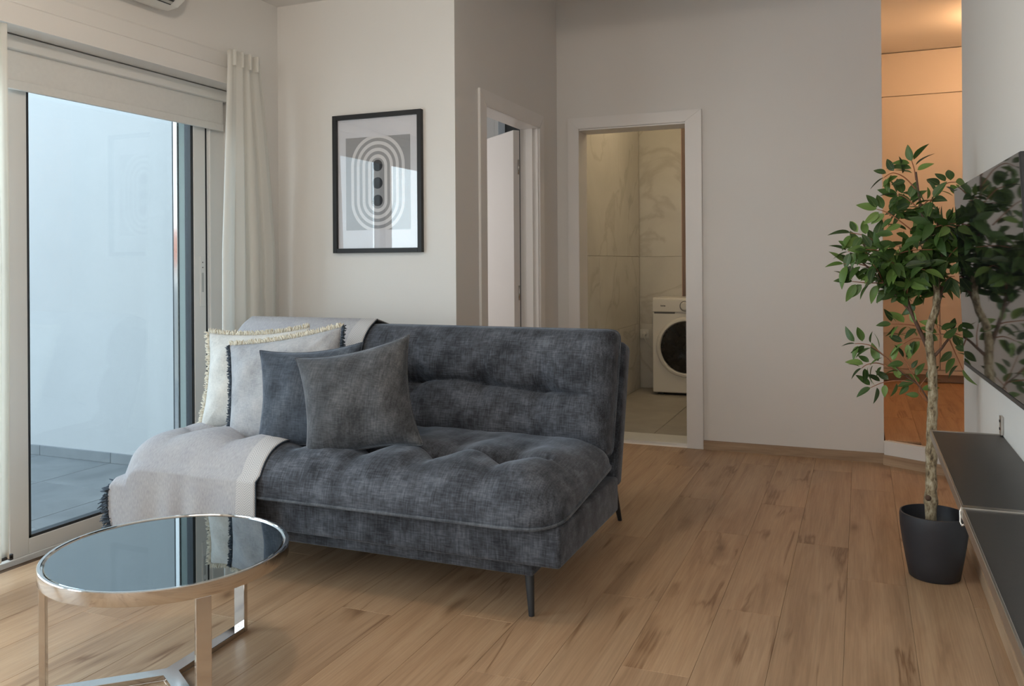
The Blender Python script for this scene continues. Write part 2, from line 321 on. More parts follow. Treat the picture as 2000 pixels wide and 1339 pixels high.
def tube(bm, pts, rad, n=8, closed=False, cap=True):
    pts = [Vector(p) for p in pts]; k = len(pts); rings = []
    rr = rad if isinstance(rad, (list, tuple)) else [rad] * k
    ref = None
    for i, p in enumerate(pts):
        a = pts[(i - 1) % k] if (closed or i > 0) else p; c = pts[(i + 1) % k] if (closed or i < k - 1) else p
        t = (c - a).normalized()
        if ref is None:
            ref = t.orthogonal().normalized()
        ref = (ref - t * ref.dot(t)); ref = ref.normalized() if ref.length > 1e-6 else t.orthogonal().normalized()
        s = t.cross(ref)
        rings.append([bm.verts.new(p + (ref * math.cos(j * 2 * math.pi / n) + s * math.sin(j * 2 * math.pi / n)) * rr[i]) for j in range(n)])
    for i in range(k if closed else k - 1):
        a, b = rings[i], rings[(i + 1) % k]
        for j in range(n): bm.faces.new((a[j], a[(j + 1) % n], b[(j + 1) % n], b[j]))
    if not closed and cap:
        bm.faces.new(rings[0][::-1]); bm.faces.new(rings[-1])
def lathe(bm, prof, n=64, c=(0, 0, 0)):
    """prof: list of (r,z), axis z"""
    rings = []
    for r, z in prof:
        rings.append([bm.verts.new((c[0] + r * math.cos(j * 2 * math.pi / n), c[1] + r * math.sin(j * 2 * math.pi / n), c[2] + z)) for j in range(n)] if r > 1e-6 else [bm.verts.new((c[0], c[1], c[2] + z))])
    for a, b in zip(rings, rings[1:]):
        for j in range(n):
            q = (j + 1) % n
            if len(a) == 1 and len(b) == 1: continue
            if len(a) == 1: bm.faces.new((a[0], b[j], b[q]))
            elif len(b) == 1: bm.faces.new((a[j], b[0], a[q]))
            else: bm.faces.new((a[j], b[j], b[q], a[q]))
def grid_mesh(name, rows, mat, parent=None, uv=None, smooth=True, wrap=False):
    """rows: list of lists of points"""
    nr, nc = len(rows), len(rows[0])
    vs = [tuple(p) for r in rows for p in r]
    fs = [(i * nc + j, i * nc + j + 1, (i + 1) * nc + j + 1, (i + 1) * nc + j) for i in range(nr - 1) for j in range(nc - 1)]
    me = D.meshes.new(name); me.from_pydata(vs, [], fs)
    if uv:
        ul = me.uv_layers.new(name='UVMap'); fl = [u for r in uv for u in r]
        for lp in me.loops: ul.data[lp.index].uv = fl[lp.vertex_index]
    return link(name, me, mat, parent, smooth)
def empty(name, loc=(0, 0, 0)):
    o = D.objects.new(name, None); COL.objects.link(o); o.location = loc; o.empty_display_size = 0.1; return o
def tag(o, label=None, cat=None, group=None, kind=None):
    if label: o['label'] = label
    if cat: o['category'] = cat
    if group: o['group'] = group
    if kind: o['kind'] = kind
    return o
def st(o): o['kind'] = 'structure'; return o
def attach(o, parent):
    """parent keeping the child's geometry where it is (parent has a location only)"""
    o.parent = parent; o.matrix_parent_inverse = Matrix.Translation(-parent.location)
    return o
def shade(o, ang=40):
    me = o.data
    for p in me.polygons: p.use_smooth = True
    try: me.set_sharp_from_angle(angle=R(ang))
    except Exception: pass
    return o

# ------------------------------------------------------------------ the shell
XW, XR, YP, XS, YB, HC = -2.86, 0.393, 3.676, -1.813, 5.162, 3.02
st(boxes('wall_left', [(-3.22, XW, -2.7, -0.45, -0.1, HC), (-3.22, XW, 3.42, 3.80, -0.1, HC), (-3.22, XW, -0.45, 3.42, 2.012, HC)], M['wall']))
st(boxes('wall_picture', [(-3.22, XS, YP, 3.80, 0, HC)], M['wall']))
st(boxes('wall_bedroom', [(XS - 0.105, XS, 3.80, 4.012, 0, HC), (XS - 0.105, XS, 4.823, 5.40, 0, HC), (XS - 0.105, XS, 4.012, 4.823, 1.968, HC)], M['wall']))
st(boxes('wall_back', [(XS, -1.673, YB, 5.34, 0, HC), (-0.967, 0.113, YB, 5.34, 0, HC), (-1.673, -0.967, YB, 5.34, 1.985, HC)], M['wall']))
st(boxes('wall_right', [(XR, 0.52, -2.7, 3.96, 0, HC)], M['wall']))
st(boxes('wall_front', [(-3.22, 0.52, -2.8, -2.6, -0.1, HC)], M['wall']))
st(boxes('ceiling', [(-3.22, 0.52, -2.8, YP + 0.02, 2.50, 2.60), (XS, 0.52, YP, YP + 0.02, 2.60, HC)], M['ceiling']))
st(boxes('ceiling_passage', [(-3.22, 0.52, YP, YB + 0.24, HC, HC + 0.1)], M['ceiling']))
# projecting header moulding above the sliding door
bm = bmesh.new()
prof = [(XW, 2.012), (XW + 0.022, 2.012), (XW + 0.022, 2.088), (XW + 0.006, 2.098), (XW + 0.006, 2.160), (XW + 0.001, 2.170), (XW, 2.170)]
v0 = [bm.verts.new((x, -0.45, z)) for x, z in prof]; v1 = [bm.verts.new((x, 3.42, z)) for x, z in prof]
bm.faces.new(v0); bm.faces.new(v1[::-1])
for i in range(len(prof)): bm.faces.new((v0[i], v1[i], v1[(i + 1) % len(prof)], v0[(i + 1) % len(prof)]))
st(from_bm('trim_1', bm, M['wall']))

# main floor: slab + every plank
floor = st(boxes('floor', [(-3.02, 0.52, -2.6, 5.16, -0.12, -0.010), (0.52, 2.6, 3.9, 5.16, -0.12, -0.010)], M['underlay']))
def plank_mesh(L_, W_=0.1925, g=0.0003, bev=0.0007):
    bm = bmesh.new(); addbox(bm, g, W_ - g, g, L_ - g, -0.010, 0.0)
    es = [e for e in bm.edges if all(v.co.z > -0.001 for v in e.verts)]
    bmesh.ops.bevel(bm, geom=es, offset=bev, segments=1, affect='EDGES')
    me = D.meshes.new('plank'); bm.to_mesh(me); bm.free(); me.materials.append(M['oak']); return me
rnd = random.Random(11)
PW = 0.1925; PL = 1.285; xs0 = -0.245 - PW * 14
full = plank_mesh(PL); cache = {}
first = True
offs = {}
for i in range(0, 22):
    x = xs0 + i * PW
    if x > 0.40 and False: continue
    off = (i * 0.43 + rnd.random() * 0.25) % 1.0
    y = -2.6 - off * PL
    while y < 5.16:
        a, b = max(y, -2.6), min(y + PL, 5.16)
        xa, xb = max(x, -3.02), x + PW
        if xa > 0.38: a = max(a, 3.93)
        if xa > 0.40 and xa > 0.98: break
        if b - a > 0.02 and xb - xa > 0.02:
            if abs(b - a - PL) < 1e-4 and abs(xb - xa - PW) < 1e-4: me = full
            else: me = plank_mesh(b - a, xb - xa)
            o = link('plank', me, M['oak']); o.parent = floor; o.location = (xa, a, 0)
        y += PL

# baseboards
def bboard(name, p0, p1, h, t, mat):
    p0, p1 = Vector((*p0, 0)), Vector((*p1, 0)); d = (p1 - p0); L_ = d.length; a = math.atan2(d.y, d.x)
    bm = bmesh.new(); addbox(bm, 0, L_, -t, 0, 0, h)
    es = [e for e in bm.edges if all(abs(v.co.z - h) < 1e-5 and v.co.y < -t + 1e-5 for v in e.verts)]
    bmesh.ops.bevel(bm, geom=es, offset=0.004, segments=2, affect='EDGES')
    o = st(from_bm(name, bm, mat)); o.location = p0; o.rotation_euler = (0, 0, a); return o
bboard('baseboard_back', (-0.885, YB), (0.113, YB), 0.055, 0.013, M['oak_base'])
bboard('baseboard_picture', (XW, YP), (XS, YP), 0.055, 0.013, M['oak_base'])
bboard('baseboard_bedroom', (XS, 3.93), (XS, 3.676), 0.055, -0.013, M['oak_base'])
bboard('baseboard_right', (XR, 3.96), (XR, -2.6), 0.055, 0.013, M['oak_base'])

# raised hall floor with its riser, at a slant
ra = Vector((0.113, 5.125)); rb = Vector((2.45, 3.87))
hall = st(empty('floor_hall'))
bm = bmesh.new()
prism(bm, [(0.113, 5.145), (2.55, 3.836), (2.6, 8.2), (0.10, 8.2)], -0.02, 0.118)
st(from_bm('floor_hall_slab', bm, M['underlay'])).parent = hall
nrm = Vector((-(rb - ra).y, (rb - ra).x)).normalized()
bm = bmesh.new()
prism(bm, [tuple(ra + nrm * -0.001), tuple(rb + nrm * -0.001), tuple(rb + nrm * 0.05), tuple(ra + nrm * 0.05)], 0.0, 0.128)
rise = st(from_bm('trim_2', bm, M['wall']))
bm = bmesh.new()
prism(bm, [tuple(ra + nrm * -0.004), tuple(rb + nrm * -0.004), tuple(rb + nrm * 0.02), tuple(ra + nrm * 0.02)], 0.122, 0.1315)
st(from_bm('trim_3', bm, M['plastic']))
bboard('baseboard_riser', tuple(ra), tuple(rb), 0.055, 0.013, M['oak_base'])
for i in range(14):
    x = 0.12 + i * 0.18
    yfr = 5.125 + (x - 0.113) * (3.87 - 5.125) / (2.45 - 0.113)
    y = yfr - rnd.random() * 0.9
    while y < 8.1:
        a, b = max(y, yfr + 0.05), min(y + PL, 8.1)
        if b - a > 0.03:
            key = ('h', round(b - a, 3))
            me = plank_mesh(b - a, 0.18); me.materials.clear(); me.materials.append(M['oak_hall'])
            o = link('plank', me); o.parent = hall; o.location = (x, a, 0.128)
        y += PL
st(boxes('wall_hall', [(-0.02, 0.113, 5.34, 8.2, 0, HC), (-0.02, 2.7, 8.2, 8.3, 0, HC), (2.6, 2.7, 3.8, 8.2, 0, HC), (0.52, 2.7, 3.7, 3.85, 0, HC)], M['wall']))
st(boxes('ceiling_hall', [(0.113, 2.7, 5.16, 8.3, 2.862, 2.95), (0.52, 2.7, 3.7, 5.16, 2.862, 2.95), (0.113, 0.52, 5.0, 5.16, 2.862, 3.1)], M['ceiling']))

# hall cabinet
cab = empty('hall_cabinet', (1.2, 7.95, 0.13)); tag(cab, 'plain pale built-in cabinet across the end of the warm lit hallway', 'cabinet')
def cbox(n, b, m, bev=0.002):
    return attach(box(n, b, m, None, bev, 1), cab)
cbox('plinth', (0.12, 2.59, 7.74, 8.19, 0.13, 0.195), M['plinth'])
cbox('body', (0.12, 2.59, 7.72, 8.19, 0.197, 2.855), M['cabinet'])
cbox('kick_rail', (0.12, 2.59, 7.698, 7.719, 0.197, 0.232), M['cabinet'])
for i in range(5):
    x0 = 0.1225 + i * 0.4705 if i else 0.1225
    cbox('drawer_front', (x0 + 0.002, x0 + 0.4665, 7.698, 7.719, 0.237, 0.526), M['cabinet'])
    cbox('door', (x0 + 0.002, x0 + 0.4665, 7.698, 7.719, 0.531, 1.25), M['cabinet'])
for i in range(2):
    x0 = 0.1225 + i * 1.235
    cbox('panel', (x0, x0 + 1.231, 7.698, 7.719, 1.254, 2.492), M['cabinet'])
cbox('fascia', (0.12, 2.59, 7.702, 7.719, 2.498, 2.855), M['cabinet'])

# ------------------------------------------------------------------ door casings
def casing(par, quad, depth_dir, mat):
    pass
# bathroom doorway (door_1)
d1 = st(empty('door_1', (-1.32, YB, 0)))
def prof_casing_x(par, x_in0, x_in1, x_o0, x_o1, zi, zo, y):
    """casing on a wall facing -Y: mitred trapezoid boards, with a raised outer bead"""
    def board(name, quad):
        bm = bmesh.new()
        a = [bm.verts.new((px, y, pz)) for px, pz in quad]
        b = [bm.verts.new((px, y - 0.014, pz)) for px, pz in quad]
        bm.faces.new(a); bm.faces.new(b[::-1])
        for i in range(4): bm.faces.new((a[i], b[i], b[(i + 1) % 4], a[(i + 1) % 4]))
        bmesh.ops.recalc_face_normals(bm, faces=bm.faces)
        bmesh.ops.bevel(bm, geom=list(bm.edges), offset=0.0025, segments=2, affect='EDGES')
        attach(from_bm(name, bm, M['casing']), par)
    board('casing', [(x_o0, 0), (x_in0, 0), (x_in0, zi), (x_o0, zo)])
    board('casing', [(x_in1, 0), (x_o1, 0), (x_o1, zo), (x_in1, zi)])
    board('casing', [(x_in0, zi), (x_in1, zi), (x_o1, zo), (x_o0, zo)])
prof_casing_x(d1, -1.662, -0.985, -1.736, -0.885, 1.985, 2.056, YB)
for b in [(-1.673, -1.668, YB - 0.002, 5.342, 0, 1.985), (-0.985, -0.967, YB - 0.002, 5.342, 0, 1.985), (-1.668, -0.985, YB - 0.002, 5.342, 1.975, 1.985)]:
    attach(box('jamb', b, M['casing'], None, 0.0015, 1), d1)
attach(box('sill', (-1.668, -0.985, 5.17, 5.41, -0.01, 0.022), M['plastic'], None, 0.003), d1)
# bedroom doorway (door_2)
d2 = st(empty('door_2', (XS, 4.42, 0)))
def casing_y(par, yi0, yi1, yo0, yo1, zi, zo, x):
    def board(quad):
        bm = bmesh.new()
        a = [bm.verts.new((x, py, pz)) for py, pz in quad]; b = [bm.verts.new((x + 0.014, py, pz)) for py, pz in quad]
        bm.faces.new(a); bm.faces.new(b[::-1])
        for i in range(4): bm.faces.new((a[i], b[i], b[(i + 1) % 4], a[(i + 1) % 4]))
        bmesh.ops.recalc_face_normals(bm, faces=bm.faces)
        bmesh.ops.bevel(bm, geom=list(bm.edges), offset=0.0025, segments=2, affect='EDGES')
        attach(from_bm('casing', bm, M['casing']), par)
    board([(yo0, 0), (yi0, 0), (yi0, zi), (yo0, zo)]); board([(yi1, 0), (yo1, 0), (yo1, zo), (yi1, zi)]); board([(yi0, zi), (yi1, zi), (yo1, zo), (yo0, zo)])
casing_y(d2, 4.025, 4.81, 3.94, 4.885, 1.95, 2.035, XS)
for b in [(XS - 0.115, XS + 0.002, 4.012, 4.03, 0, 1.95), (XS - 0.115, XS + 0.002, 4.805, 4.823, 0, 1.95), (XS - 0.115, XS + 0.002, 4.03, 4.805, 1.95, 1.968),
          (XS - 0.075, XS - 0.03, 4.797, 4.805, 0, 1.95), (XS - 0.075, XS - 0.03, 4.03, 4.038, 0, 1.95)]:
    attach(box('jamb', b, M['casing'], None, 0.0015, 1), d2)
# door leaf, swung into the bedroom
ang = math.atan2(4.972 - 4.67, -2.228 + 1.891)
lm = Matrix.Translation((-1.930, 4.801, 0)) @ Matrix.Rotation(ang, 4, 'Z')
bm = bmesh.new(); addbox(bm, 0.0, 0.74, 0.0, 0.042, 0.01, 1.945, lm)
leaf = from_bm('door_leaf', bm, M['leaf_door'], None, False, 0.002, 1); attach(leaf, d2)
for z in (0.30, 0.95, 1.72):
    bm = bmesh.new(); tube(bm, [(-1.934, 4.794, z - 0.045), (-1.934, 4.794, z + 0.045)], 0.006, 10)
    attach(from_bm('hinge', bm, M['chrome'], None, True), d2)
bm = bmesh.new()
tube(bm, [lm @ Vector((0.68, -0.045, 1.0)), lm @ Vector((0.57, -0.045, 1.0))], 0.008, 10)
tube(bm, [lm @ Vector((0.68, 0.0, 1.0)), lm @ Vector((0.68, -0.045, 1.0))], 0.008, 10)
attach(from_bm('door_handle', bm, M['steel'], None, True), d2)
# bedroom shell
st(boxes('wall_bedroom_far', [(-5.2, XS - 0.105, 7.6, 7.7, 0, HC)], M['dark_wall']))
st(boxes('wall_bedroom_left', [(-5.2, -5.1, 3.80, 7.6, 0, HC)], M['wall']))
st(boxes('wall_bedroom_near', [(-5.2, -3.22, 3.80, 3.86, 0, HC), (-3.22, XS - 0.105, 3.80, 3.801, 0, HC)], M['wall']))
st(boxes('ceiling_bedroom', [(-5.2, XS - 0.105, 3.80, 7.7, HC, HC + 0.1)], M['ceiling']))
st(boxes('floor_bedroom', [(-5.2, XS, 3.80, 7.7, -0.1, -0.001)], M['oak_hall']))
wd = empty('wardrobe_panel', (-2.75, 7.45, 0)); tag(wd, 'narrow pale upright panel against the dark wall seen above the bedroom door leaf', 'panel')
attach(box('board', (-3.50, -3.24, 7.42, 7.59, 0, 2.9), M['alu'], None, 0.004), wd)
attach(box('edge_strip', (-3.24, -3.20, 7.42, 7.59, 0, 2.9), M['alu'], None, 0.004), wd)

# ------------------------------------------------------------------ bathroom
XBL, YBB = -1.82, 7.37
st(boxes('wall_bathroom_shell', [(-1.90, XBL - 0.009, 5.34, 7.9, 0, 2.7), (-1.90, -1.44, YBB + 0.009, 7.5, 0, 2.7), (-1.44, 0.0, 7.80, 7.9, 0, 2.7), (-0.13, -0.02, 5.34, 7.9, 0, 2.7)], M['grout_light']))
st(boxes('ceiling_bathroom', [(-1.90, 0.0, 5.34, 7.9, 2.7, 2.8)], M['ceiling']))
fb = st(boxes('floor_bathroom', [(-1.90, 0.0, 5.40, 7.9, -0.1, 0.012)], M['grout']))
wl = st(empty('wall_bathroom_left', (XBL, 5.4, 0))); wb = st(empty('wall_bathroom_back', (XBL, YBB, 0)))
g = 0.0012
zs = [0.02, 0.592, 1.183, 2.366, 2.70]
for zi in range(4):
    y = 5.40 - (0.52 if zi % 2 else 0.0)
    y = 5.55 - 1.2 + (0.0 if zi % 2 == 0 else 0.6) - 0.0
    while y < YBB:
        a, b = max(y, 5.342), min(y + 1.184, YBB)
        if b - a > 0.03: attach(box('tile', (XBL - 0.009, XBL, a + g, b - g, zs[zi] + g, zs[zi + 1] - g), M['marble'], None, 0.0008, 1), wl)
        y += 1.184
    x = XBL
    for a, b in ((XBL, -1.44),):
        attach(box('tile', (a + g, b - g, YBB, YBB + 0.009, zs[zi] + g, zs[zi + 1] - g), M['marble'], None, 0.0008, 1), wb)
attach(box('tile_edge_trim', (-1.443, -1.437, YBB - 0.003, YBB + 0.45, 0.02, 2.7), simple('rosy_tile_trim', (0.45, 0.30, 0.26), 0.4, noise_amt=0.05), None), wb)
for zi in range(4):
    for x0, x1 in ((-1.436, -0.8), (-0.8, -0.13)):
        attach(box('tile', (x0 + g, x1 - g, 7.791, 7.80, zs[zi] + g, zs[zi + 1] - g), M['marble'], None, 0.0008, 1), wb)
for i in range(4):
    for j in range(5):
        x0 = -1.82 + 0.0 + (i - 0) * 0.6 - 0.03 + 0.0; y0_ = 5.12 + j * 0.6
        a, b, c, d = max(x0, XBL), min(x0 + 0.6, -0.13), max(y0_, 5.41), min(y0_ + 0.6, 7.79)
        if b - a > .03 and d - c > .03:
            attach(box('tile', (a + 0.002, b - 0.002, c + 0.002, d - 0.002, 0.010, 0.02), M['bath_floor'], None, 0.001, 1), fb)

# washing machine
wm = empty('washing_machine', (-1.39, 7.3, 0.02)); tag(wm, 'white front-loading washing machine with a dark round door, standing in the tiled bathroom', 'washing machine')
WX, WY = -1.688, 7.015   # left front corner
WX = -1.628
def wx(v): return WX + v
S = 0.96
def wbox(n, b, m, bev=0.004):
    b = (wx(b[0] * S), wx(b[1] * S), WY + b[2], WY + b[3], 0.02 + b[4] * S, 0.02 + b[5] * S); return attach(box(n, b, m, None, bev, 2), wm)
body = wbox('body', (0, 0.6, 0.012, 0.345, 0.02, 0.85), M['appliance'], 0.01)
wbox('control_panel', (0.004, 0.596, -0.004, 0.03, 0.725, 0.835), M['appliance'], 0.006)
wbox('front_panel', (0.004, 0.596, -0.002, 0.03, 0.025, 0.715), M['appliance'], 0.008)
wbox('drawer_recess', (0.02, 0.20, -0.0045, 0.01, 0.712, 0.726), M['ink'], 0.002)
for fx in (0.04, 0.5):
    wbox('foot', (fx, fx + 0.05, 0.04, 0.09, 0.0, 0.025), M['black_plastic'], 0.003)
def disc_y(name, cx, cz, prof, mat, n=56):
    """prof: (radius, y offset) lathe about the Y axis"""
    bm = bmesh.new(); rings = []
    for r, yy in prof:
        rings.append([bm.verts.new((cx + r * math.cos(t * 2 * math.pi / n), yy, cz + r * math.sin(t * 2 * math.pi / n))) for t in range(n)] if r > 1e-6 else [bm.verts.new((cx, yy, cz))])
    for a, b in zip(rings, rings[1:]):
        for j in range(n):
            q = (j + 1) % n
            if len(b) == 1: bm.faces.new((a[j], b[0], a[q]))
            else: bm.faces.new((a[j], b[j], b[q], a[q]))
    bmesh.ops.recalc_face_normals(bm, faces=bm.faces)
    return attach(shade(from_bm(name, bm, mat)), wm)
dcx, dcz = wx(0.30 * S), 0.425
disc_y('door_ring', dcx, dcz, [(0.252, WY - 0.001), (0.250, WY - 0.012), (0.238, WY - 0.022), (0.222, WY - 0.022), (0.213, WY - 0.010), (0.213, WY)], M['appliance'])
disc_y('door_glass', dcx, dcz, [(0.214, WY - 0.008), (0.210, WY - 0.016), (0.15, WY - 0.024), (0.0, WY - 0.028)], M['appliance_glass'])
disc_y('dial_knob', wx(0.278), 0.02 + 0.778 * S, [(0.040, WY - 0.003), (0.038, WY - 0.006), (0.034, WY - 0.006), (0.032, WY - 0.026), (0.028, WY - 0.030), (0, WY - 0.030)], M['plastic'], 32)
disc_y('dial_ring', wx(0.278), 0.02 + 0.778 * S, [(0.044, WY - 0.003), (0.044, WY - 0.005), (0.038, WY - 0.005)], M['ink'], 32)
# small worn dark lettering mark on the control panel (unreadable in the photo)
bm = bmesh.new()
for k, (dx, ww, hh) in enumerate(((0.0, 0.006, 0.013), (0.009, 0.008, 0.010), (0.019, 0.003, 0.013), (0.025, 0.008, 0.010), (0.035, 0.005, 0.010))):
    addbox(bm, wx(0.075 + dx), wx(0.075 + dx + ww), WY - 0.0052, WY - 0.003, 0.762, 0.762 + hh)
attach(from_bm('lettering', bm, M['ink']), wm)
# socket with plug
so = empty('power_socket', (-1.75, 7.36, 0.5)); tag(so, 'white power socket with plugged-in cable beside the washing machine', 'socket')
attach(box('cover_plate', (-1.815, -1.735, 7.357, 7.369, 0.46, 0.54), M['plastic'], None, 0.003), so)
bm = bmesh.new(); tube(bm, [(-1.772, 7.358, 0.50), (-1.772, 7.318, 0.50)], [0.02, 0.014], 16)
attach(from_bm('plug', bm, M['plastic'], None, True), so)
bm = bmesh.new(); tube(bm, [(-1.772, 7.32, 0.50), (-1.765, 7.305, 0.47), (-1.745, 7.31, 0.43), (-1.71, 7.33, 0.38), (-1.67, 7.355, 0.33), (-1.64, 7.362, 0.3)], 0.004, 8)
attach(from_bm('cable', bm, M['plastic'], None, True), so)

# ------------------------------------------------------------------ sliding balcony door (window_1)
w1 = st(empty('window_1', (-3.0, 1.5, 0)))
def fb_(n, b, m, bev=0.002): return attach(box(n, b, m, None, bev, 1), w1)
XF = -3.0
fb_('outer_frame', (-3.16, XF, 3.296, 3.425, 0.0, 2.012), M['alu'])
fb_('outer_frame', (-3.16, XF, -0.45, -0.37, 0.0, 2.012), M['alu'])
fb_('outer_frame', (-3.16, XF - 0.012, -0.37, 3.296, 1.962, 2.012), M['alu'])
fb_('threshold', (-3.16, XF + 0.004, -0.45, 3.425, -0.06, 0.012), M['alu'])
fb_('frame_groove', (XF - 0.006, XF + 0.0015, 3.2915, 3.2955, 0.012, 1.96), M['gasket'], 0)
fb_('frame_lip', (XF - 0.004, XF + 0.010, 3.308, 3.318, 0.012, 1.96), M['alu'])
def sash(x, ya, yb, stl, str_, lock=False):
    """room-side face at x"""
    s = attach(box('sash_stile', (x - 0.045, x, ya, ya + stl, 0.012, 1.955), M['alu'], None, 0.003), w1)
    s2 = attach(box('sash_stile', (x - 0.045, x, yb - str_, yb, 0.012, 1.955), M['alu'], None, 0.003), w1)
    fb_('sash_rail', (x - 0.045, x, ya + stl, yb - str_, 0.012, 0.073), M['alu'])
    fb_('sash_rail', (x - 0.045, x, ya + stl, yb - str_, 1.895, 1.955), M['alu'])
    a, b, c, d = ya + stl, yb - str_, 0.073, 1.895
    bm = bmesh.new(); t = 0.011
    addbox(bm, x - 0.040, x - 0.003, a, a + t, c, d); addbox(bm, x - 0.040, x - 0.003, b - t * 1.6, b, c, d)
    addbox(bm, x - 0.040, x - 0.003, a, b, c, c + t); addbox(bm, x - 0.040, x - 0.003, a, b, d - t, d)
    attach(from_bm('gasket', bm, M['gasket']), w1)
    attach(box('glass_pane', (x - 0.024, x - 0.018, a + 0.004, b - 0.004, c + 0.004, d - 0.004), M['glass']), w1)
    return s2
s2 = sash(XF, 2.235, 3.288, 0.083, 0.080, True)
sash(XF - 0.06, 0.95, 2.30, 0.08, 0.08)
sash(XF, -0.37, 1.02, 0.08, 0.08)
fb_('lock_plate', (XF - 0.001, XF + 0.004, 3.245, 3.276, 0.93, 1.175), M['alu'], 0.001)
fb_('lock_pull', (XF + 0.0035, XF + 0.0055, 3.254, 3.267, 1.00, 1.095), simple('grey_pull', (0.45, 0.47, 0.47), 0.4, noise_amt=0.03), 0.001)
for z in (1.118, 1.143): fb_('lock_screw', (XF + 0.0035, XF + 0.0050, 3.258, 3.264, z, z + 0.006), M['ink'], 0)
# insect screen parked in the outer track
sc = empty('insect_screen_frame', (-3.12, 3.25, 0.012)); tag(sc, 'narrow pale aluminium screen frame parked outside the glass, right edge of the balcony door', 'door screen')
attach(box('stile', (-3.150, -3.115, 3.226, 3.30, 0.012, 1.955), M['alu_side'], None, 0.002, 1), sc)
attach(box('edge_profile', (-3.136, -3.112, 3.215, 3.222, 0.012, 1.955), M['chrome'], None, 0.001, 1), sc)
attach(box('brush_seal', (-3.150, -3.110, 3.222, 3.226, 0.012, 1.955), M['gasket'], None), sc)

# roller blind
rb_ = empty('roller_blind', (-2.96, 1.5, 1.99)); tag(rb_, 'white roller blind lowered a little over the top of the balcony door', 'blind')
attach(box('cassette', (-2.998, -2.952, -0.36, 3.40, 1.955, 2.008), M['alu'], None, 0.006), rb_)
attach(box('fabric', (-2.978, -2.975, -0.34, 3.385, 1.84, 1.957), M['blind'], None), rb_)
attach(box('bottom_bar', (-2.984, -2.968, -0.34, 3.385, 1.806, 1.842), M['blind'], None, 0.003), rb_)

# balcony
bf = st(boxes('floor_balcony', [(-7.2, -3.16, -3.0, 3.8, -0.2, -0.062)], M['grout']))
for i in range(7):
    for j in range(12):
        ya = 3.31 + 0.6 - 0.14 - j * 0.6 if False else 3.31 - (j - 1) * 0.6
        sh = 0.0 if j % 2 else -0.0
        xb = -4.19 + 0.6 * (i - 4) + 0.6; xa = xb - 0.6 + 0.0
        if j == 0: xa, xb = xa, xb
        a, b, c, d = max(xa, -7.2), min(xb, -3.16), ya - 0.6, min(ya, 3.775)
        if b - a > 0.03 and d - c > 0.03:
            o = attach(box('tile', (a + 0.002, b - 0.002, c + 0.002, d - 0.002, -0.062, -0.055), M['balc_tile'], None, 0.0012, 1), bf)
for i in range(1):
    pass
bw = st(boxes('wall_balcony', [(-7.2, -3.22, 3.785, 3.80, -0.2, 3.2)], M['ext_wall']))
for i in range(8):
    xb = -3.225 - i * 0.6 if False else -3.585 - (i - 1) * 0.6
    a, b = max(xb - 0.6, -7.2), min(xb, -3.225)
    if b - a > 0.03:
        attach(box('skirting_tile', (a + 0.0015, b - 0.0015, 3.773, 3.785, -0.055, 0.006), M['skirt_tile'], None, 0.001, 1), bw)
st(boxes('wall_balcony_parapet', [(-7.3, -7.2, -3.0, 3.8, -0.2, 0.9)], M['ext_wall']))

# neighbouring house far off (only seen in the picture's glass)
nh = empty('neighbour_house_outside', (-30, -22, -3)); tag(nh, 'distant pale house with a red tiled roof mirrored in the picture glass', 'house')
bm = bmesh.new(); addbox(bm, -38, -27, -30, -14, -3, 1.2); attach(from_bm('house_wall', bm, M['ext_wall']), nh)
bm = bmesh.new()
a = [bm.verts.new(p) for p in ((-38.5, -30.5, 1.2), (-26.5, -30.5, 1.2), (-26.5, -13.5, 1.2), (-38.5, -13.5, 1.2), (-32.5, -28, 3.2), (-32.5, -16, 3.2))]
for f in ((0, 1, 4), (1, 2, 5, 4), (2, 3, 5), (3, 0, 4, 5), (0, 3, 2, 1)): bm.faces.new([a[i] for i in f])
attach(from_bm('house_roof', bm, simple('red_roof_tile', (0.45, 0.16, 0.09), 0.9, noise_amt=0.2, scale=2)), nh)

# ------------------------------------------------------------------ curtains
def curtain(name, y0, y1, x0, zt, zb, folds, amp, label, seed, flare=1.0, ytop=None):
    rows, uvs = [], []; nz_, ny = 60, folds * 14
    rn = random.Random(seed); ph = [rn.uniform(0, 6.28) for _ in range(4)]
    yt0, yt1 = ytop or (y0, y1)
    for i in range(nz_ + 1):
        t = i / nz_; z = zt + (zb - zt) * t
        k = min(1, t * 2.2) ** 0.8
        row = []
        for j in range(ny + 1):
            s = j / ny
            ya = yt0 + (y0 - yt0) * k; yb = yt1 + (y1 - yt1) * k
            wv = s + 0.018 * math.sin(s * 9 + ph[0] + t * 1.5)
            y = ya + (yb - ya) * s + 0.010 * math.sin(4 * math.pi * folds * s + ph[1]) * k
            am = amp * (0.45 + 0.55 * k) * (0.7 + 0.3 * math.sin(s * 11 + ph[2]))
            x = x0 + am * math.sin(2 * math.pi * folds * wv + 0.5 * math.sin(t * 3 + ph[3])) + 0.006 * math.sin(t * 5 + s * 6)
            row.append((x, y, z))
        rows.append(row)
    o = grid_mesh(name, rows, M['curtain'])
    sm = o.modifiers.new('th', 'SOLIDIFY'); sm.thickness = 0.0012
    return o
ct = empty('curtain', (-2.80, 3.42, 2.17)); tag(ct, 'long white sheer curtain gathered in the corner between balcony door and picture wall', 'curtain')
attach(curtain('fabric', 3.165, 3.575, -2.79, 2.165, 0.03, 4, 0.022, '', 3, ytop=(3.215, 3.45)), ct)
for k in range(4):
    yy = 3.235 + k * 0.055
    attach(box('heading_pleat', (-2.815, -2.765, yy, yy + 0.012, 2.09, 2.168), M['curtain'], None, 0.004), ct)
c2 = empty('curtain', (-2.80, 1.9, 2.0)); tag(c2, 'pale curtain edge hanging at the far left border of the photo', 'curtain')
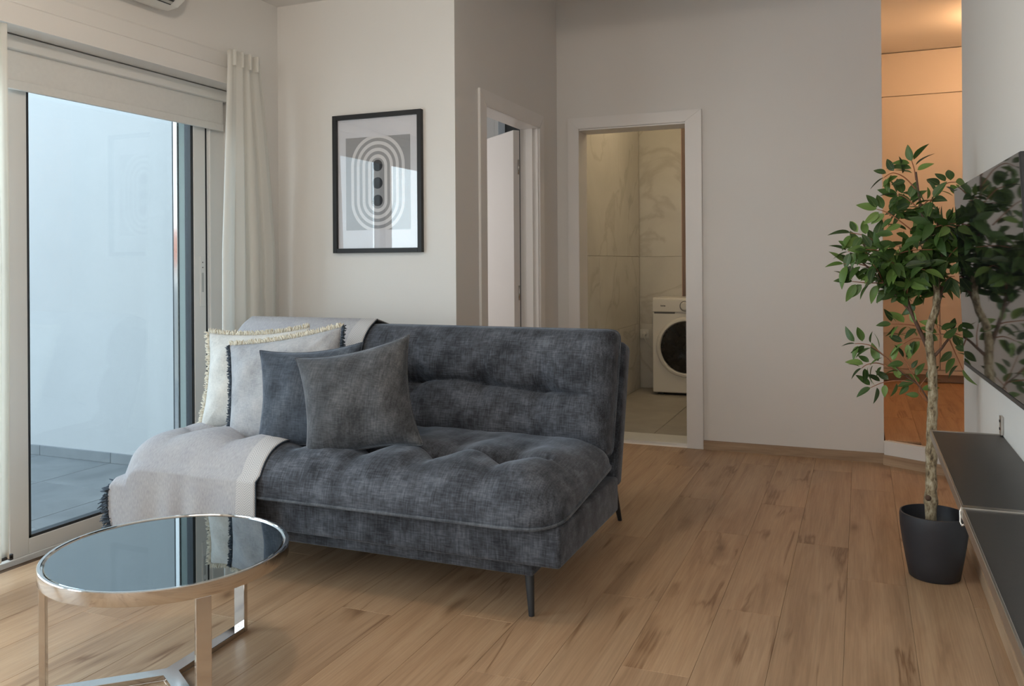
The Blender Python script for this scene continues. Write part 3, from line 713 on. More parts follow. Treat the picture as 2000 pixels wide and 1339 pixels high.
attach(curtain('fabric', 1.72, 2.115, -2.83, 2.005, 0.085, 5, 0.022, '', 5), c2)
attach(box('hem_weight', (-2.85, -2.838, 1.9, 2.128, 0.079, 0.088), M['black_plastic'], None, 0.002), c2)
attach(box('hem_hook', (-2.85, -2.838, 2.117, 2.130, 0.073, 0.094), M['black_plastic'], None, 0.002), c2)

# ------------------------------------------------------------------ air conditioner
ac = empty('air_conditioner', (-2.76, 2.4, 2.3)); tag(ac, 'white wall-mounted air conditioner above the balcony door, cut by the top edge of the photo', 'air conditioner')
bm = bmesh.new()
prof = [(XW, 2.262), (-2.80, 2.245), (-2.745, 2.252), (-2.69, 2.29), (-2.665, 2.34), (-2.66, 2.455), (-2.675, 2.475), (XW, 2.48)]
v0 = [bm.verts.new((x, 2.03, z)) for x, z in prof]; v1 = [bm.verts.new((x, 2.85, z)) for x, z in prof]
bm.faces.new(v0); bm.faces.new(v1[::-1])
for i in range(len(prof)): bm.faces.new((v0[i], v1[i], v1[(i + 1) % len(prof)], v0[(i + 1) % len(prof)]))
bmesh.ops.recalc_face_normals(bm, faces=bm.faces)
attach(from_bm('body', bm, M['plastic'], None, False, 0.006, 2), ac)
lv = Matrix.Translation((-2.745, 0, 2.252)) @ Matrix.Rotation(-math.atan2(0.038, 0.055), 4, 'Y')
bm = bmesh.new(); addbox(bm, 0.004, 0.058, 2.10, 2.80, -0.003, 0.01, lv); attach(from_bm('air_outlet', bm, M['black_plastic']), ac)
for k in range(2):
    bm = bmesh.new(); addbox(bm, 0.012 + k * 0.024, 0.026 + k * 0.024, 2.105, 2.795, -0.007, -0.003, lv); attach(from_bm('louvre', bm, M['steel']), ac)

# ------------------------------------------------------------------ ceiling lamp (out of view, lights the room)
cl = empty('ceiling_lamp', (-1.45, 1.70, 2.50)); tag(cl, 'round opal ceiling lamp above the coffee table, outside the photo', 'lamp')
bm = bmesh.new(); lathe(bm, [(0, 0), (0.12, 0), (0.12, -0.03), (0, -0.03)], 32, (-1.45, 1.7, 2.50)); attach(from_bm('base', bm, M['plastic']), cl)
bm = bmesh.new(); lathe(bm, [(0.02, -0.03), (0.02, -0.055), (0.0, -0.055)], 16, (-1.45, 1.7, 2.50)); attach(from_bm('stem', bm, M['plastic']), cl)

# ------------------------------------------------------------------ framed picture
pc = empty('framed_picture', (-2.245, YP, 1.54)); tag(pc, 'black framed print of concentric pale arches around three black dots above the sofa', 'picture')
px0, px1, pz0, pz1 = -2.502, -1.987, 1.189, 1.891
def pb(n, b, m, bev=0.001): return attach(box(n, b, m, None, bev, 1), pc)
fw_ = 0.023
pb('frame', (px0, px0 + fw_, YP - 0.026, YP - 0.001, pz0, pz1), M['frame_black'])
pb('frame', (px1 - fw_, px1, YP - 0.026, YP - 0.001, pz0, pz1), M['frame_black'])
pb('frame', (px0 + fw_, px1 - fw_, YP - 0.026, YP - 0.001, pz0, pz0 + fw_), M['frame_black'])
pb('frame', (px0 + fw_, px1 - fw_, YP - 0.026, YP - 0.001, pz1 - fw_, pz1), M['frame_black'])
pb('mount', (px0 + 0.01, px1 - 0.01, YP - 0.008, YP - 0.002, pz0 + 0.01, pz1 - 0.01), M['paper'], 0)
ax0, ax1, az0, az1 = -2.431, -2.056, 1.304, 1.774
pb('print', (ax0, ax1, YP - 0.0086, YP - 0.0079, az0, az1), M['print_grey'], 0)
ccx = -2.2435
def stadium(rad, half, n=24):
    p = []
    for k in range(n + 1): a = math.pi * k / n; p.append((ccx + rad * math.cos(a), 1.5385 + half + rad * math.sin(a)))
    for k in range(n + 1): a = math.pi + math.pi * k / n; p.append((ccx + rad * math.cos(a), 1.5385 - half + rad * math.sin(a)))
    return p
def stad_ring(r0, r1, half, yy, mat):
    bm = bmesh.new(); A, B = stadium(r0, half), stadium(r1, half)
    for (x, z) in (): pass
    def clip(p): return (p[0], min(max(p[1], az0), az1))
    A = [clip(p) for p in A]; B = [clip(p) for p in B]
    va = [bm.verts.new((x, yy, z)) for x, z in A]; vb = [bm.verts.new((x, yy, z)) for x, z in B]; n = len(va)
    for i in range(n): bm.faces.new((va[i], va[(i + 1) % n], vb[(i + 1) % n], vb[i]))
    return attach(from_bm('arch_ring', bm, mat), pc)
HALF = 0.0895
for k in range(4):
    ri = 0.0385 + 0.0335 * k
    stad_ring(ri, ri + 0.0172, HALF, YP - 0.0092, M['print_white'])
for zc_ in (1.6275, 1.5395, 1.4515):
    bm = bmesh.new(); vs = [bm.verts.new((ccx + 0.029 * math.cos(t * math.pi / 16), YP - 0.0094, zc_ + 0.029 * math.sin(t * math.pi / 16))) for t in range(32)]
    bm.faces.new(vs); attach(from_bm('dot', bm, M['print_black']), pc)
pb('glazing', (px0 + 0.012, px1 - 0.012, YP - 0.0155, YP - 0.0135, pz0 + 0.012, pz1 - 0.012), M['pic_glass'], 0)

# ------------------------------------------------------------------ sofa
SX0, SX1 = -2.635, -0.858
def falloff(x, y, x0, x1, y0, y1, r, rf, pw=3):
    dx = max(0, 1 - min(x - x0, x1 - x) / r); dy = max(0, 1 - (y - y0) / rf, 1 - (y1 - y) / min(r, 0.11))
    q = (dx ** pw + dy ** pw) ** (1 / pw)
    return q
def nz3(x, y, z=0): return noise.noise(Vector((x, y, z)))
SF, SB = 2.385, 3.09     # seat front/back
TUX = [-1.115, -1.365, -1.63, -1.90, -2.17, -2.44]
def seat_h(x, y, wr=True):
    q = min(1, falloff(x, y, SX0, SX1, SF, SB, 0.20, 0.17))
    e = math.sqrt(max(0, 1 - q * q)) ** 0.9
    zs_ = 0.318 + 0.055 * max(0, (y - 2.40) / 0.6)     # seam height
    H = 0.152 - 0.055 * max(0, (y - 2.40) / 0.6) + 0.012
    h = e * H
    # tufts & creases
    cy = 2.665
    w_ = abs(y - cy)
    nd = min(abs(x - t) for t in TUX)
    inb = 1.0 if TUX[-1] - 0.1 < x < TUX[0] + 0.15 else 0.35
    crease = 0.034 * math.exp(-(w_ / 0.016)) * inb * (0.6 + 0.4 * math.cos(min(nd, .13) / .13 * 1.57))
    tuft = 0.036 * math.exp(-((nd ** 2 + w_ ** 2) / 0.055 ** 2)) * (1 if inb == 1 else 0)
    val = 0.016 * math.exp(-(nd / 0.022) ** 1.4) * math.exp(-(w_ / 0.16) ** 2)
    puff = 0.012 * math.cos(min(nd, 0.13) / 0.13 * math.pi) * -1 * math.exp(-(w_ / 0.2) ** 2)
    h += (-crease - tuft - val + puff) * e
    if wr:
        h += e * (0.007 * nz3(x * 5, y * 5, 1) + 0.004 * nz3(x * 17, y * 9, 3))
        # soft folds running to the front edge
        fr = math.exp(-((y - 2.47) / 0.10) ** 2)
        h += e * fr * 0.006 * nz3(x * 16, y * 3, 7)
    return zs_, h
def pad(name, x0, x1, y0, y1, r, rf, fn, nx, ny, mat, parent, tf=None, under=0.03, pw=3):
    def samp(a, b, n, ra, rb_):
        out = []
        for i in range(n + 1):
            t = i / n; out.append(a + (b - a) * (0.5 - 0.5 * math.cos(math.pi * t)) * 0.45 + (b - a) * t * 0.55)
        out[0] = a; out[-1] = b; return out
    X, Y = samp(x0, x1, nx, r, r), samp(y0, y1, ny, rf, r)
    top, bot = [], []
    for x in X:
        rt, rb2 = [], []
        for y in Y:
            px, py = x, y
            dx = max(0, 1 - min(x - x0, x1 - x) / r); dyf = 1 - (y - y0) / rf; dyb = 1 - (y1 - y) / min(r, 0.11); dy = max(0, dyf, dyb)
            q = (dx ** pw + dy ** pw) ** (1 / pw)
            if q > 1e-6 and dx > 0 and dy > 0:
                m_ = max(dx, dy); k = m_ / q     # pull corner in so that the outline is rounded
                if x - x0 < x1 - x: px = x0 + r * (1 - dx * k)
                else: px = x1 - r * (1 - dx * k)
                if dyf >= dyb: py = y0 + rf * (1 - dy * k)
                else: py = y1 - min(r, 0.11) * (1 - dy * k)
            z, h = fn(px, py)
            q2 = min(1, falloff(px, py, x0, x1, y0, y1, r, rf, pw))
            rt.append((px, py, z + h)); rb2.append((px, py, z - under * math.sqrt(max(0, 1 - q2 ** 2))))
        top.append(rt); bot.append(rb2)
    n0, n1 = len(X), len(Y)
    vs = [tf(p) if tf else p for r_2 in top for p in r_2]; nb = len(vs)
    vs += [tf(p) if tf else p for r_2 in bot for p in r_2]
    fs = []
    for i in range(n0 - 1):
        for j in range(n1 - 1):
            a = i * n1 + j; fs.append((a, a + n1, a + n1 + 1, a + 1)); fs.append((nb + a, nb + a + 1, nb + a + n1 + 1, nb + a + n1))
    me = D.meshes.new(name); me.from_pydata([tuple(v) for v in vs], [], fs)
    bm = bmesh.new(); bm.from_mesh(me); bmesh.ops.remove_doubles(bm, verts=bm.verts, dist=0.0008); bm.to_mesh(me); bm.free()
    o = link(name, me, mat, None, True)
    ring = [top[i][0] for i in range(n0)] + [top[-1][j] for j in range(1, n1)] + [top[i][-1] for i in range(n0 - 2, -1, -1)] + [top[0][j] for j in range(n1 - 2, 0, -1)]
    ring = [Vector((p[0], p[1], fn(p[0], p[1])[0])) for p in ring]
    out = [ring[0]]
    for p in ring[1:]:
        if (p - out[-1]).length > 0.006: out.append(p)
    bm = bmesh.new(); tube(bm, [tf(p) if tf else p for p in out], 0.0055, 6, closed=True)
    pp = from_bm('piping', bm, M['piping'], None, True)
    pp.parent = o
    attach(o, parent) if parent else None
    return o
sofa = empty('sofa', (-1.78, 2.8, 0)); tag(sofa, 'dark blue-grey tufted chenille sofa bed on thin black legs', 'sofa')
pad('seat_cushion', SX0, SX1, SF, SB, 0.20, 0.17, seat_h, 220, 110, M['sofa'], sofa, None, 0.022)
# back cushion in local coords: x along, y = height along slope, z = towards the room
BA = R(16.5)
b0 = Vector((0, 3.075, 0.40))      # bottom line of the back plane
ux, uy, un = Vector((1, 0, 0)), Vector((0, math.sin(BA), math.cos(BA))), Vector((0, -math.cos(BA), math.sin(BA)))
def tfb(p): return Vector((p[0], 0, 0)) + b0 + uy * p[1] + un * p[2]
BH = 0.485
TBX = [-1.145, -1.395, -1.70, -1.97, -2.24, -2.48]
def back_h(x, y, wr=True):
    q = min(1, falloff(x, y, SX0 + 0.0, SX1 - 0.012, 0.0, BH, 0.11, 0.10, 7))
    e = math.sqrt(max(0, 1 - q * q)) ** 0.85
    h = 0.105 * e
    sag = 0.0
    cy = 0.238 + (0.012 * math.sin((x + 1.0) * 9)) - 0.050 * max(0, (x + 1.12) / 0.26)
    w_ = abs(y - cy); nd = min(abs(x - t) for t in TBX)
    upper = 1 if y > cy else 0
    crease = 0.046 * math.exp(-(w_ / 0.012)) * (0.75 + 0.25 * math.cos(min(nd, .13) / .13 * 1.57)) * (1 if x < -1.10 else max(0.25, 1 - (x + 1.10) / 0.25))
    tuft = 0.032 * math.exp(-((nd ** 2 + w_ ** 2) / 0.045 ** 2)) 
    val = 0.010 * math.exp(-(nd / 0.03) ** 1.4) * math.exp(-(w_ / 0.13) ** 2)
    bul = 0.020 * math.exp(-((y - 0.33) / 0.085) ** 2) + 0.014 * math.exp(-((y - 0.11) / 0.08) ** 2)
    h += e * (bul - crease - tuft - val)
    if wr: h += e * (0.006 * nz3(x * 5, y * 6, 11) + 0.0035 * nz3(x * 14, y * 14, 5))
    return 0.0, h
pad('back_cushion', SX0, SX1 - 0.012, 0.0, BH, 0.11, 0.10, back_h, 200, 120, M['sofa'], sofa, tfb, 0.05, 7)
# backing panel
def rbox(name, b, mat, parent, bev, seg=4, mtx=None):
    bm = bmesh.new(); addbox(bm, *b)
    bmesh.ops.bevel(bm, geom=list(bm.edges), offset=bev, segments=seg, affect='EDGES', profile=0.5)
    if mtx: bm.transform(mtx)
    return attach(shade(from_bm(name, bm, mat), 60), parent)
mb = Matrix(((1, 0, 0, 0), (0, uy.y, un.y, b0.y), (0, uy.z, un.z, b0.z), (0, 0, 0, 1)))
rbox('back_panel', (SX0 + 0.01, SX1 - 0.004, -0.10, 0.455, -0.150, -0.052), M['sofa'], sofa, 0.025, 4, mb)
rbox('base_box', (SX0 + 0.01, SX1, 2.445, 3.12, 0.188, 0.318), M['sofa'], sofa, 0.012)
rbox('base_apron', (SX0 + 0.09, -0.965, 2.490, 3.08, 0.138, 0.192), M['sofa'], sofa, 0.010)
# seam piping on the base
def sleg(x, y, tx, ty, z1=0.142):
    bm = bmesh.new()
    pts = [(x, y, 0.0), (tx, ty, z1)]
    tube(bm, [Vector((x, y, 0.0)), Vector((x, y, 0.004)), Vector((tx, ty, z1))], [0.009, 0.0095, 0.017], 12)
    o = shade(from_bm('leg', bm, M['leg'])); attach(o, sofa)
sleg(-0.984, 2.524, -1.005, 2.56)
sleg(-2.60, 2.524, -2.58, 2.56)
sleg(-0.985, 3.602, -0.99, 3.50, 0.20); sleg(-2.60, 3.60, -2.58, 3.50, 0.20)
rbox('rear_rail', (-2.62, -0.955, 3.10, 3.52, 0.19, 0.235), M['leg'], sofa, 0.006, 2)

# ------------------------------------------------------------------ throw blanket
XT = -1.952
def throw():
    cols = []
    nx1 = 60; xl = SX0 + 0.012
    for i in range(nx1 + 1): cols.append((XT + (xl - XT) * i / nx1, 0.0))
    for i in range(1, 5): cols.append((xl, i * 0.006))
    rows, uvs = [], []
    # stations along the profile
    stn = []
    for k in range(6): stn.append(('behind', k / 5))
    for k in range(26): stn.append(('back', 1 - k / 25))
    for k in range(46): stn.append(('seat', 1 - k / 45))
    for k in range(22): stn.append(('front', (k + 1) / 22))
    rows = []; uvr = []; lastp = None; vlen = 0; VL = []
    for kind, t in stn:
        row = []
        for ci, (x, o) in enumerate(cols):
            xj = x
            if kind == 'behind':
                p = tfb((x, BH - 0.01 - (1 - t) * 0.25, -0.16)) + Vector((0, 0, 0))
                if t > 0.7: p = tfb((x, BH + 0.018 * (t - 0.7) / 0.3, -0.16 + 0.10 * (t - 0.7) / 0.3))
            elif kind == 'back':
                y = 0.03 + (BH - 0.03) * t
                h = back_h(x if x > SX0 + 0.09 else SX0 + 0.09, min(y, BH - 0.002), False)[1]
                sm = max(h, 0.075 if 0.1 < y < 0.40 else 0)
                ex = 0.010 if y < BH - 0.03 else 0.014
                p = tfb((x, y + (0.016 if t > 0.97 else 0), sm + ex))
            elif kind == 'seat':
                yb_ = 2.955; y = SF + 0.012 + (yb_ - SF - 0.012) * t
                zz, h = seat_h(max(x, SX0 + 0.01), y, False)
                h2 = max(h, 0)
                p = Vector((x, y, zz + h2 + 0.008 + 0.004 * nz3(x * 9, y * 7, 20)))
            else:
                zz, h = seat_h(max(x, SX0 + 0.01), SF + 0.012, False)
                L_ = 0.225 + 0.01 * math.sin(x * 9)
                fold = 0.008 * t * math.sin(x * 38 + 1.3 * math.sin(x * 11)) + 0.007 * t * nz3(x * 12, 2, 4)
                p = Vector((x, SF - 0.014 - 0.004 * t + fold, zz + h - L_ * t * 0.87))
            if o > 0:
                if kind in ('seat', 'front'):
                    p = p.copy(); p.x = xl - 0.012 - 0.012 * math.sin(o * 22) - 0.008 * nz3(p.y * 12, o * 9, 1); p.z -= o
                    if kind == 'seat': p.z += 0.0
                    if kind == 'front': p.x += t * 0.03 * min(1, o / 0.1); p.y -= 0.01 * min(1, o / 0.1) ; p.z = max(p.z, 0.06); p.x -= 0.018 * math.sin(min(1, t * 1.4) * math.pi) * min(1, o / 0.04)
                elif kind == 'back':
                    p = p.copy(); p.x = xl - 0.01; p = p - un * min(o, 0.10) * 0.8 + Vector((0, 0, -0.1 * o))
                else:
                    p = p.copy(); p.x = xl - 0.01; p.z -= o * 0.5
            row.append(p)
        mid = row[10]
        if lastp is not None: vlen += (mid - lastp).length
        lastp = mid
        rows.append(row); uvr.append([(abs(c[0] - XT) + c[1], vlen) for c in cols])
    o = grid_mesh('throw_blanket', rows, M['throw'], None, uvr)
    s = o.modifiers.new('thick', 'SOLIDIFY'); s.thickness = 0.004; s.offset = 0
    return o, rows
th, trows = throw()
tag(th, 'light grey woven throw with herringbone border and dark fringe over the sofa left end', 'throw')
# dark edge line along the right hem
bm = bmesh.new(); tube(bm, [r[0] + Vector((0.001, 0, 0.0)) for r in trows[6:]], 0.0028, 5)
e = from_bm('edge_stitching', bm, M['fringe_dark'], None, True); e.parent = th
bm = bmesh.new(); tube(bm, [p for p in trows[-1][:62]], 0.0022, 5)
e = from_bm('hem', bm, M['throw'], None, True); e.parent = th
rf = random.Random(4); bm = bmesh.new()
for ri_, r in enumerate(trows[72:97]):
    for k in range(5):
        p = r[-1] + Vector((rf.uniform(-.002, .004), rf.uniform(-.006, .006), rf.uniform(-.006, .006)))
        q = p + Vector((-rf.uniform(.018, .042), rf.uniform(-.012, .010), -rf.uniform(-.004, .022)))
        tube(bm, [p, (p + q) / 2 + Vector((rf.uniform(-.004, .004), 0, rf.uniform(-.003, .006))), q], [0.0028, 0.0042, 0.0018], 5)
e = from_bm('fringe', bm, M['fringe_dark'], None, True); e['kind'] = 'stuff'; e.parent = th

# ------------------------------------------------------------------ throw pillows
def pillow(name, w_, h_, t_, mat, base, yaw, lean, label, roll=0.0, seed=0, fringe=None, corner=0.09, grp=None, slump=0.0):
    root = empty(name, base)
    mt = Matrix.Rotation(yaw, 4, 'Z') @ Matrix.Rotation(-lean, 4, 'X') @ Matrix.Rotation(roll, 4, 'Y')
    n = 44
    def P(u, v, side):
        x = u * w_ / 2 * (1 - corner * (1 - v * v) ** 1.0); z = v * h_ / 2 * (1 - corner * (1 - u * u))
        e = max(0, (1 - u ** 4) * (1 - v ** 4)) ** 0.55
        t = t_ / 2 * e * (1 - 0.25 * (u * u + v * v) / 2)
        wr = nz3(u * 2.5 + seed, v * 2.5, side * 3 + seed) * 0.012 * e
        cr_ = 0.010 * e * sum(nz3(seed + a * 3, b * 3 + (u * b - v * a) * 7, 9) * math.exp(-(((u - a) ** 2 + (v - b) ** 2) / 0.35)) for a in (-1, 1) for b in (-1, 1))
        dz = 0
        if slump: dz = -slump * max(0, v) * (0.5 + 0.5 * math.sin(u * 3.0 + seed)) 
        return Vector((x, side * (t + wr + cr_), z + h_ / 2 + dz))
    vs = []; idx = {}
    fs = []
    for s in (-1, 1):
        for i in range(n + 1):
            for j in range(n + 1):
                u = -math.cos(math.pi * i / n); v = -math.cos(math.pi * j / n)
                u = 0.5 * u + 0.5 * (2 * i / n - 1); v = 0.5 * v + 0.5 * (2 * j / n - 1)
                edge = i in (0, n) or j in (0, n)
                if edge and s == 1: idx[s, i, j] = idx[-1, i, j]; continue
                idx[s, i, j] = len(vs); vs.append(mt @ P(u, v, s if not edge else 0))
    for s in (-1, 1):
        for i in range(n):
            for j in range(n):
                q = (idx[s, i, j], idx[s, i + 1, j], idx[s, i + 1, j + 1], idx[s, i, j + 1]); fs.append(q if s == -1 else q[::-1])
    me = D.meshes.new('cover'); me.from_pydata([tuple(v) for v in vs], [], fs)
    c = link('cover', me, mat, root, True)
    m_ = 60
    per = [P(-1 + 2 * k / m_, -1, 0) for k in range(m_)] + [P(1, -1 + 2 * k / m_, 0) for k in range(m_)] + [P(1 - 2 * k / m_, 1, 0) for k in range(m_)] + [P(-1, 1 - 2 * k / m_, 0) for k in range(m_)]
    bm = bmesh.new(); tube(bm, [mt @ p for p in per], 0.0028, 6, closed=True); from_bm('seam', bm, mat, root, True)
    if fringe:
        rn = random.Random(seed + 5)
        for side_, mname in fringe.items():
            bm = bmesh.new()
            for k in range(480):
                s_ = rn.uniform(-1, 1)
                if side_ == 'top': p = P(s_, 1, 0); d = Vector((rn.uniform(-.5, .5), rn.uniform(-.9, .5), 1))
                elif side_ == 'left': p = P(-1, s_, 0); d = Vector((-1, rn.uniform(-.8, .5), rn.uniform(-.5, .5)))
                elif side_ == 'right': p = P(1, s_, 0); d = Vector((1, rn.uniform(-.8, .5), rn.uniform(-.5, .5)))
                L_ = rn.uniform(.010, .024); a = mt @ p; b = mt @ (p + d.normalized() * L_)
                tube(bm, [a, (a + b) / 2 + Vector((rn.uniform(-.003, .003), 0, rn.uniform(-.003, .003))), b], [0.0025, 0.0032, 0.0014], 4)
            e = from_bm('fringe', bm, M[mname], root, True); e['kind'] = 'stuff'
            e['label'] = ('cream' if 'cream' in mname else 'dark navy') + ' frayed fringe'
    tag(root, label, 'pillow', grp)
    return root
G_ = 'throw pillows along the left of the sofa'
pillow('throw_pillow', 0.46, 0.41, 0.14, M['linen_cream'], (-2.305, 2.775, 0.462), R(10), R(16), 'cream linen pillow with pale frayed edge, leftmost of the four, beside the balcony door', -0.06, 2, {'top': 'fringe_cream', 'left': 'fringe_cream'}, 0.10, G_)
pillow('throw_pillow', 0.50, 0.43, 0.15, M['linen_grey'], (-2.055, 2.67, 0.438), R(6), R(17), 'light grey linen pillow with cream top fringe and navy side fringe', -0.17, 6, {'top': 'fringe_cream', 'left': 'fringe_dark', 'right': 'fringe_dark'}, 0.07, G_)
pillow('throw_pillow', 0.43, 0.39, 0.14, M['pillow_slate'], (-1.895, 2.595, 0.442), R(8), R(14), 'slate blue velvet pillow between the light grey pillow and the front charcoal one', -0.09, 10, None, 0.12, G_)
pillow('throw_pillow', 0.445, 0.405, 0.17, M['pillow_char'], (-1.640, 2.57, 0.448), R(12), R(17), 'charcoal velvet pillow in front, rightmost of the four on the sofa', -0.21, 15, None, 0.13, G_)

# ------------------------------------------------------------------ coffee table
TC = Vector((-1.765, 1.785, 0)); TR = 0.318; TH = 0.355
tb = empty('coffee_table', tuple(TC)); tag(tb, 'round coffee table with black mirror glass top and chrome three-legged base', 'table')
bm = bmesh.new(); lathe(bm, [(TR - 0.014, -0.036), (TR, -0.036), (TR + 0.001, -0.034), (TR + 0.001, -0.002), (TR - 0.001, 0.0), (TR - 0.008, 0.0), (TR - 0.009, -0.003), (TR - 0.014, -0.006), (TR - 0.014, -0.036)], 128, (0, 0, TH))
shade(from_bm('rim', bm, M['chrome'], tb), 30)
bm = bmesh.new(); lathe(bm, [(0, -0.012), (TR - 0.016, -0.012), (TR - 0.015, -0.0045), (TR - 0.017, -0.0035), (0, -0.0035)], 128, (0, 0, TH))
from_bm('glass_top', bm, M['black_glass'], tb)
bm = bmesh.new(); lathe(bm, [(0, -0.020), (TR - 0.016, -0.020), (TR - 0.016, -0.0125), (0, -0.0125)], 96, (0, 0, TH))
from_bm('backing_board', bm, M['black_plastic'], tb)
for a in (93, 222, -31):
    a = R(a); mz = Matrix.Rotation(a, 4, 'Z')
    bm = bmesh.new(); addbox(bm, TR - 0.018, TR - 0.002, -0.019, 0.019, 0.0, TH - 0.036, mz); from_bm('leg', bm, M['chrome'], tb, False, 0.0015, 2)

angs = [R(a) for a in (93, 222, 329)]
pts = []
hw = 0.019; Lb = TR - 0.018
for k in range(3):
    a = angs[k]; b_ = angs[(k + 1) % 3] + (2 * math.pi if k == 2 else 0)
    d = Vector((math.cos(a), math.sin(a))); s_ = Vector((-d.y, d.x))
    pts += [tuple(d * Lb - s_ * hw), tuple(d * Lb + s_ * hw)]
    half = (b_ - a) / 2; bis = (a + b_) / 2; rr = hw / math.sin(half)
    pts.append((rr * math.cos(bis), rr * math.sin(bis)))
bm = bmesh.new(); prism(bm, pts, 0.0, 0.016); from_bm('base_frame', bm, M['chrome'], tb, False, 0.0015, 2)

# ------------------------------------------------------------------ television
tl = Vector((0.296, 3.258, 1.3748)); H_ = 0.60; yw, ti = -0.0316, 0.0489
cy, sy, c_t, s_t = math.cos(yw), math.sin(yw), math.cos(ti), math.sin(ti)
dv = Vector((-sy, -cy, 0)); nn = Vector((-cy, sy, 0)); uu = Vector((0, 0, 1)) * c_t + nn * s_t; n2 = dv.cross(uu)
if n2.x > 0: n2 = -n2
tvm = Matrix(((dv.x, uu.x, n2.x, 0), (dv.y, uu.y, n2.y, 0), (dv.z, uu.z, n2.z, 0), (0, 0, 0, 1)))
W_ = 1.065
tv = empty('television', tuple(tl + dv * W_ / 2 - uu * H_ / 2)); tag(tv, 'flat black television on a wall bracket at the right edge, mirroring the tree', 'television')
off = Matrix.Translation(tl) @ tvm
def tvb(n, b, m, bev=0.001):
    bm = bmesh.new(); addbox(bm, *b)
    bmesh.ops.recalc_face_normals(bm, faces=bm.faces)
    if bev: bmesh.ops.bevel(bm, geom=list(bm.edges), offset=bev, segments=2, affect='EDGES')
    bm.transform(off); bmesh.ops.recalc_face_normals(bm, faces=bm.faces)
    return attach(from_bm(n, bm, m), tv)
tvb('cabinet', (0, W_, -H_, 0, -0.014, -0.0015), M['black_plastic'], 0.002)
tvb('screen', (0.002, W_ - 0.002, -H_ + 0.012, -0.002, -0.0014, 0.0), M['tv_glass'], 0)
tvb('bezel', (0.0, W_, -H_ - 0.001, -H_ + 0.0115, -0.003, 0.0015), M['black_plastic'], 0.0005)
tvb('rear_housing', (0.25, W_ - 0.25, -H_ + 0.10, -0.18, -0.026, -0.0142), M['black_plastic'], 0.004)
tvb('wall_bracket', (0.45, W_ - 0.45, -0.34, -0.20, -0.042, -0.0262), M['steel'], 0)

# ------------------------------------------------------------------ wall shelves
def shelf(y0, y1, label):
    s = empty('wall_shelf', (0.30, (y0 + y1) / 2, 0.6)); tag(s, label, 'shelf', 'black wall shelves under the television')
    attach(box('board', (0.201, 0.3925, y0, y1, 0.580, 0.600), M['shelf'], None, 0.001, 1), s)
    attach(box('front_edge', (0.196, 0.2012, y0, y1, 0.578, 0.6025), M['steel'], None, 0.001, 1), s)
    return s
sa = shelf(2.052, 2.925, 'far black shelf board with steel front edge, next to the potted tree')
attach(box('end_strip', (0.196, 0.3925, 2.9255, 2.934, 0.578, 0.6025), M['steel'], None, 0.001, 1), sa)
bm = bmesh.new()
addbox(bm, 0.385, 0.3925, 2.900, 2.934, 0.603, 0.66)
attach(from_bm('bracket', bm, M['steel'], None, False, 0.002, 2), sa)
for z in (0.622, 0.645):
    bm = bmesh.new(); tube(bm, [(0.3845, 2.917, z), (0.3825, 2.917, z)], 0.004, 10); attach(from_bm('bracket_screw', bm, M['black_plastic']), sa)
sb = shelf(0.35, 2.028, 'near black shelf board running out of the photo at the right edge')
attach(box('joint_strip', (0.196, 0.3925, 2.0285, 2.0515, 0.577, 0.6035), M['steel'], None, 0.001, 1), sb)
bm = bmesh.new(); tube(bm, [(0.197, 2.047, 0.60), (0.194, 2.047, 0.590), (0.194, 2.045, 0.568), (0.197, 2.04, 0.562), (0.200, 2.035, 0.566)], 0.0022, 8)
attach(from_bm('bracket_hook', bm, M['steel'], None, True), sb)

# ------------------------------------------------------------------ potted tree
PX, PY = 0.236, 3.37
tr = empty('potted_tree', (PX, PY, 0)); tag(tr, 'artificial ficus tree with pale bark in a charcoal pot between hallway and television', 'potted tree')
bm = bmesh.new()
lathe(bm, [(0, 0.0), (0.078, 0.0), (0.084, 0.004), (0.094, 0.06), (0.104, 0.12), (0.112, 0.18), (0.114, 0.215), (0.112, 0.228), (0.107, 0.229), (0.106, 0.215), (0.104, 0.17), (0.09, 0.15)], 72)
shade(from_bm('pot', bm, M['pot'], tr), 50)
bm = bmesh.new(); lathe(bm, [(0, 0.16), (0.05, 0.162), (0.099, 0.155), (0.099, 0.14)], 40); from_bm('soil', bm, M['soil'], tr, True)
def wpt(x, z, y=PY): return Vector((x - PX, y - PY, z))
rt = random.Random(21)
def smooth_path(pts, k=6):
    out = []
    for i in range(len(pts) - 1):
        p0 = pts[max(i - 1, 0)]; p1 = pts[i]; p2 = pts[i + 1]; p3 = pts[min(i + 2, len(pts) - 1)]
        for j in range(k):
            t = j / k; out.append(0.5 * ((2 * p1) + (-p0 + p2) * t + (2 * p0 - 5 * p1 + 4 * p2 - p3) * t * t + (-p0 + 3 * p1 - 3 * p2 + p3) * t ** 3))
    out.append(pts[-1]); return out
tp = smooth_path([wpt(0.226, 0.14), wpt(0.226, 0.25), wpt(0.228, 0.33), wpt(0.229, 0.45), wpt(0.231, 0.53), wpt(0.234, 0.62), wpt(0.235, 0.70), wpt(0.232, 0.77), wpt(0.224, 0.83), wpt(0.228, 0.90), wpt(0.245, 0.95), wpt(0.250, 1.02), wpt(0.243, 1.10)], 8)
bm = bmesh.new(); rads = []
for i, p in enumerate(tp):
    t = i / len(tp); rr = 0.0205 - 0.0095 * t + 0.0008 * math.sin(i * 0.9) + 0.0020 * nz3(i * 0.35, 0, 0)
    if 0.09 < t < 0.14: rr += 0.003
    rads.append(rr)
tube(bm, tp, rads, 14)
for v in bm.verts: v.co += Vector((nz3(v.co.x * 60, v.co.y * 60, v.co.z * 30), nz3(v.co.y * 60, v.co.z * 30, 5), 0)) * 0.0025
shade(from_bm('trunk', bm, M['bark'], tr), 80)
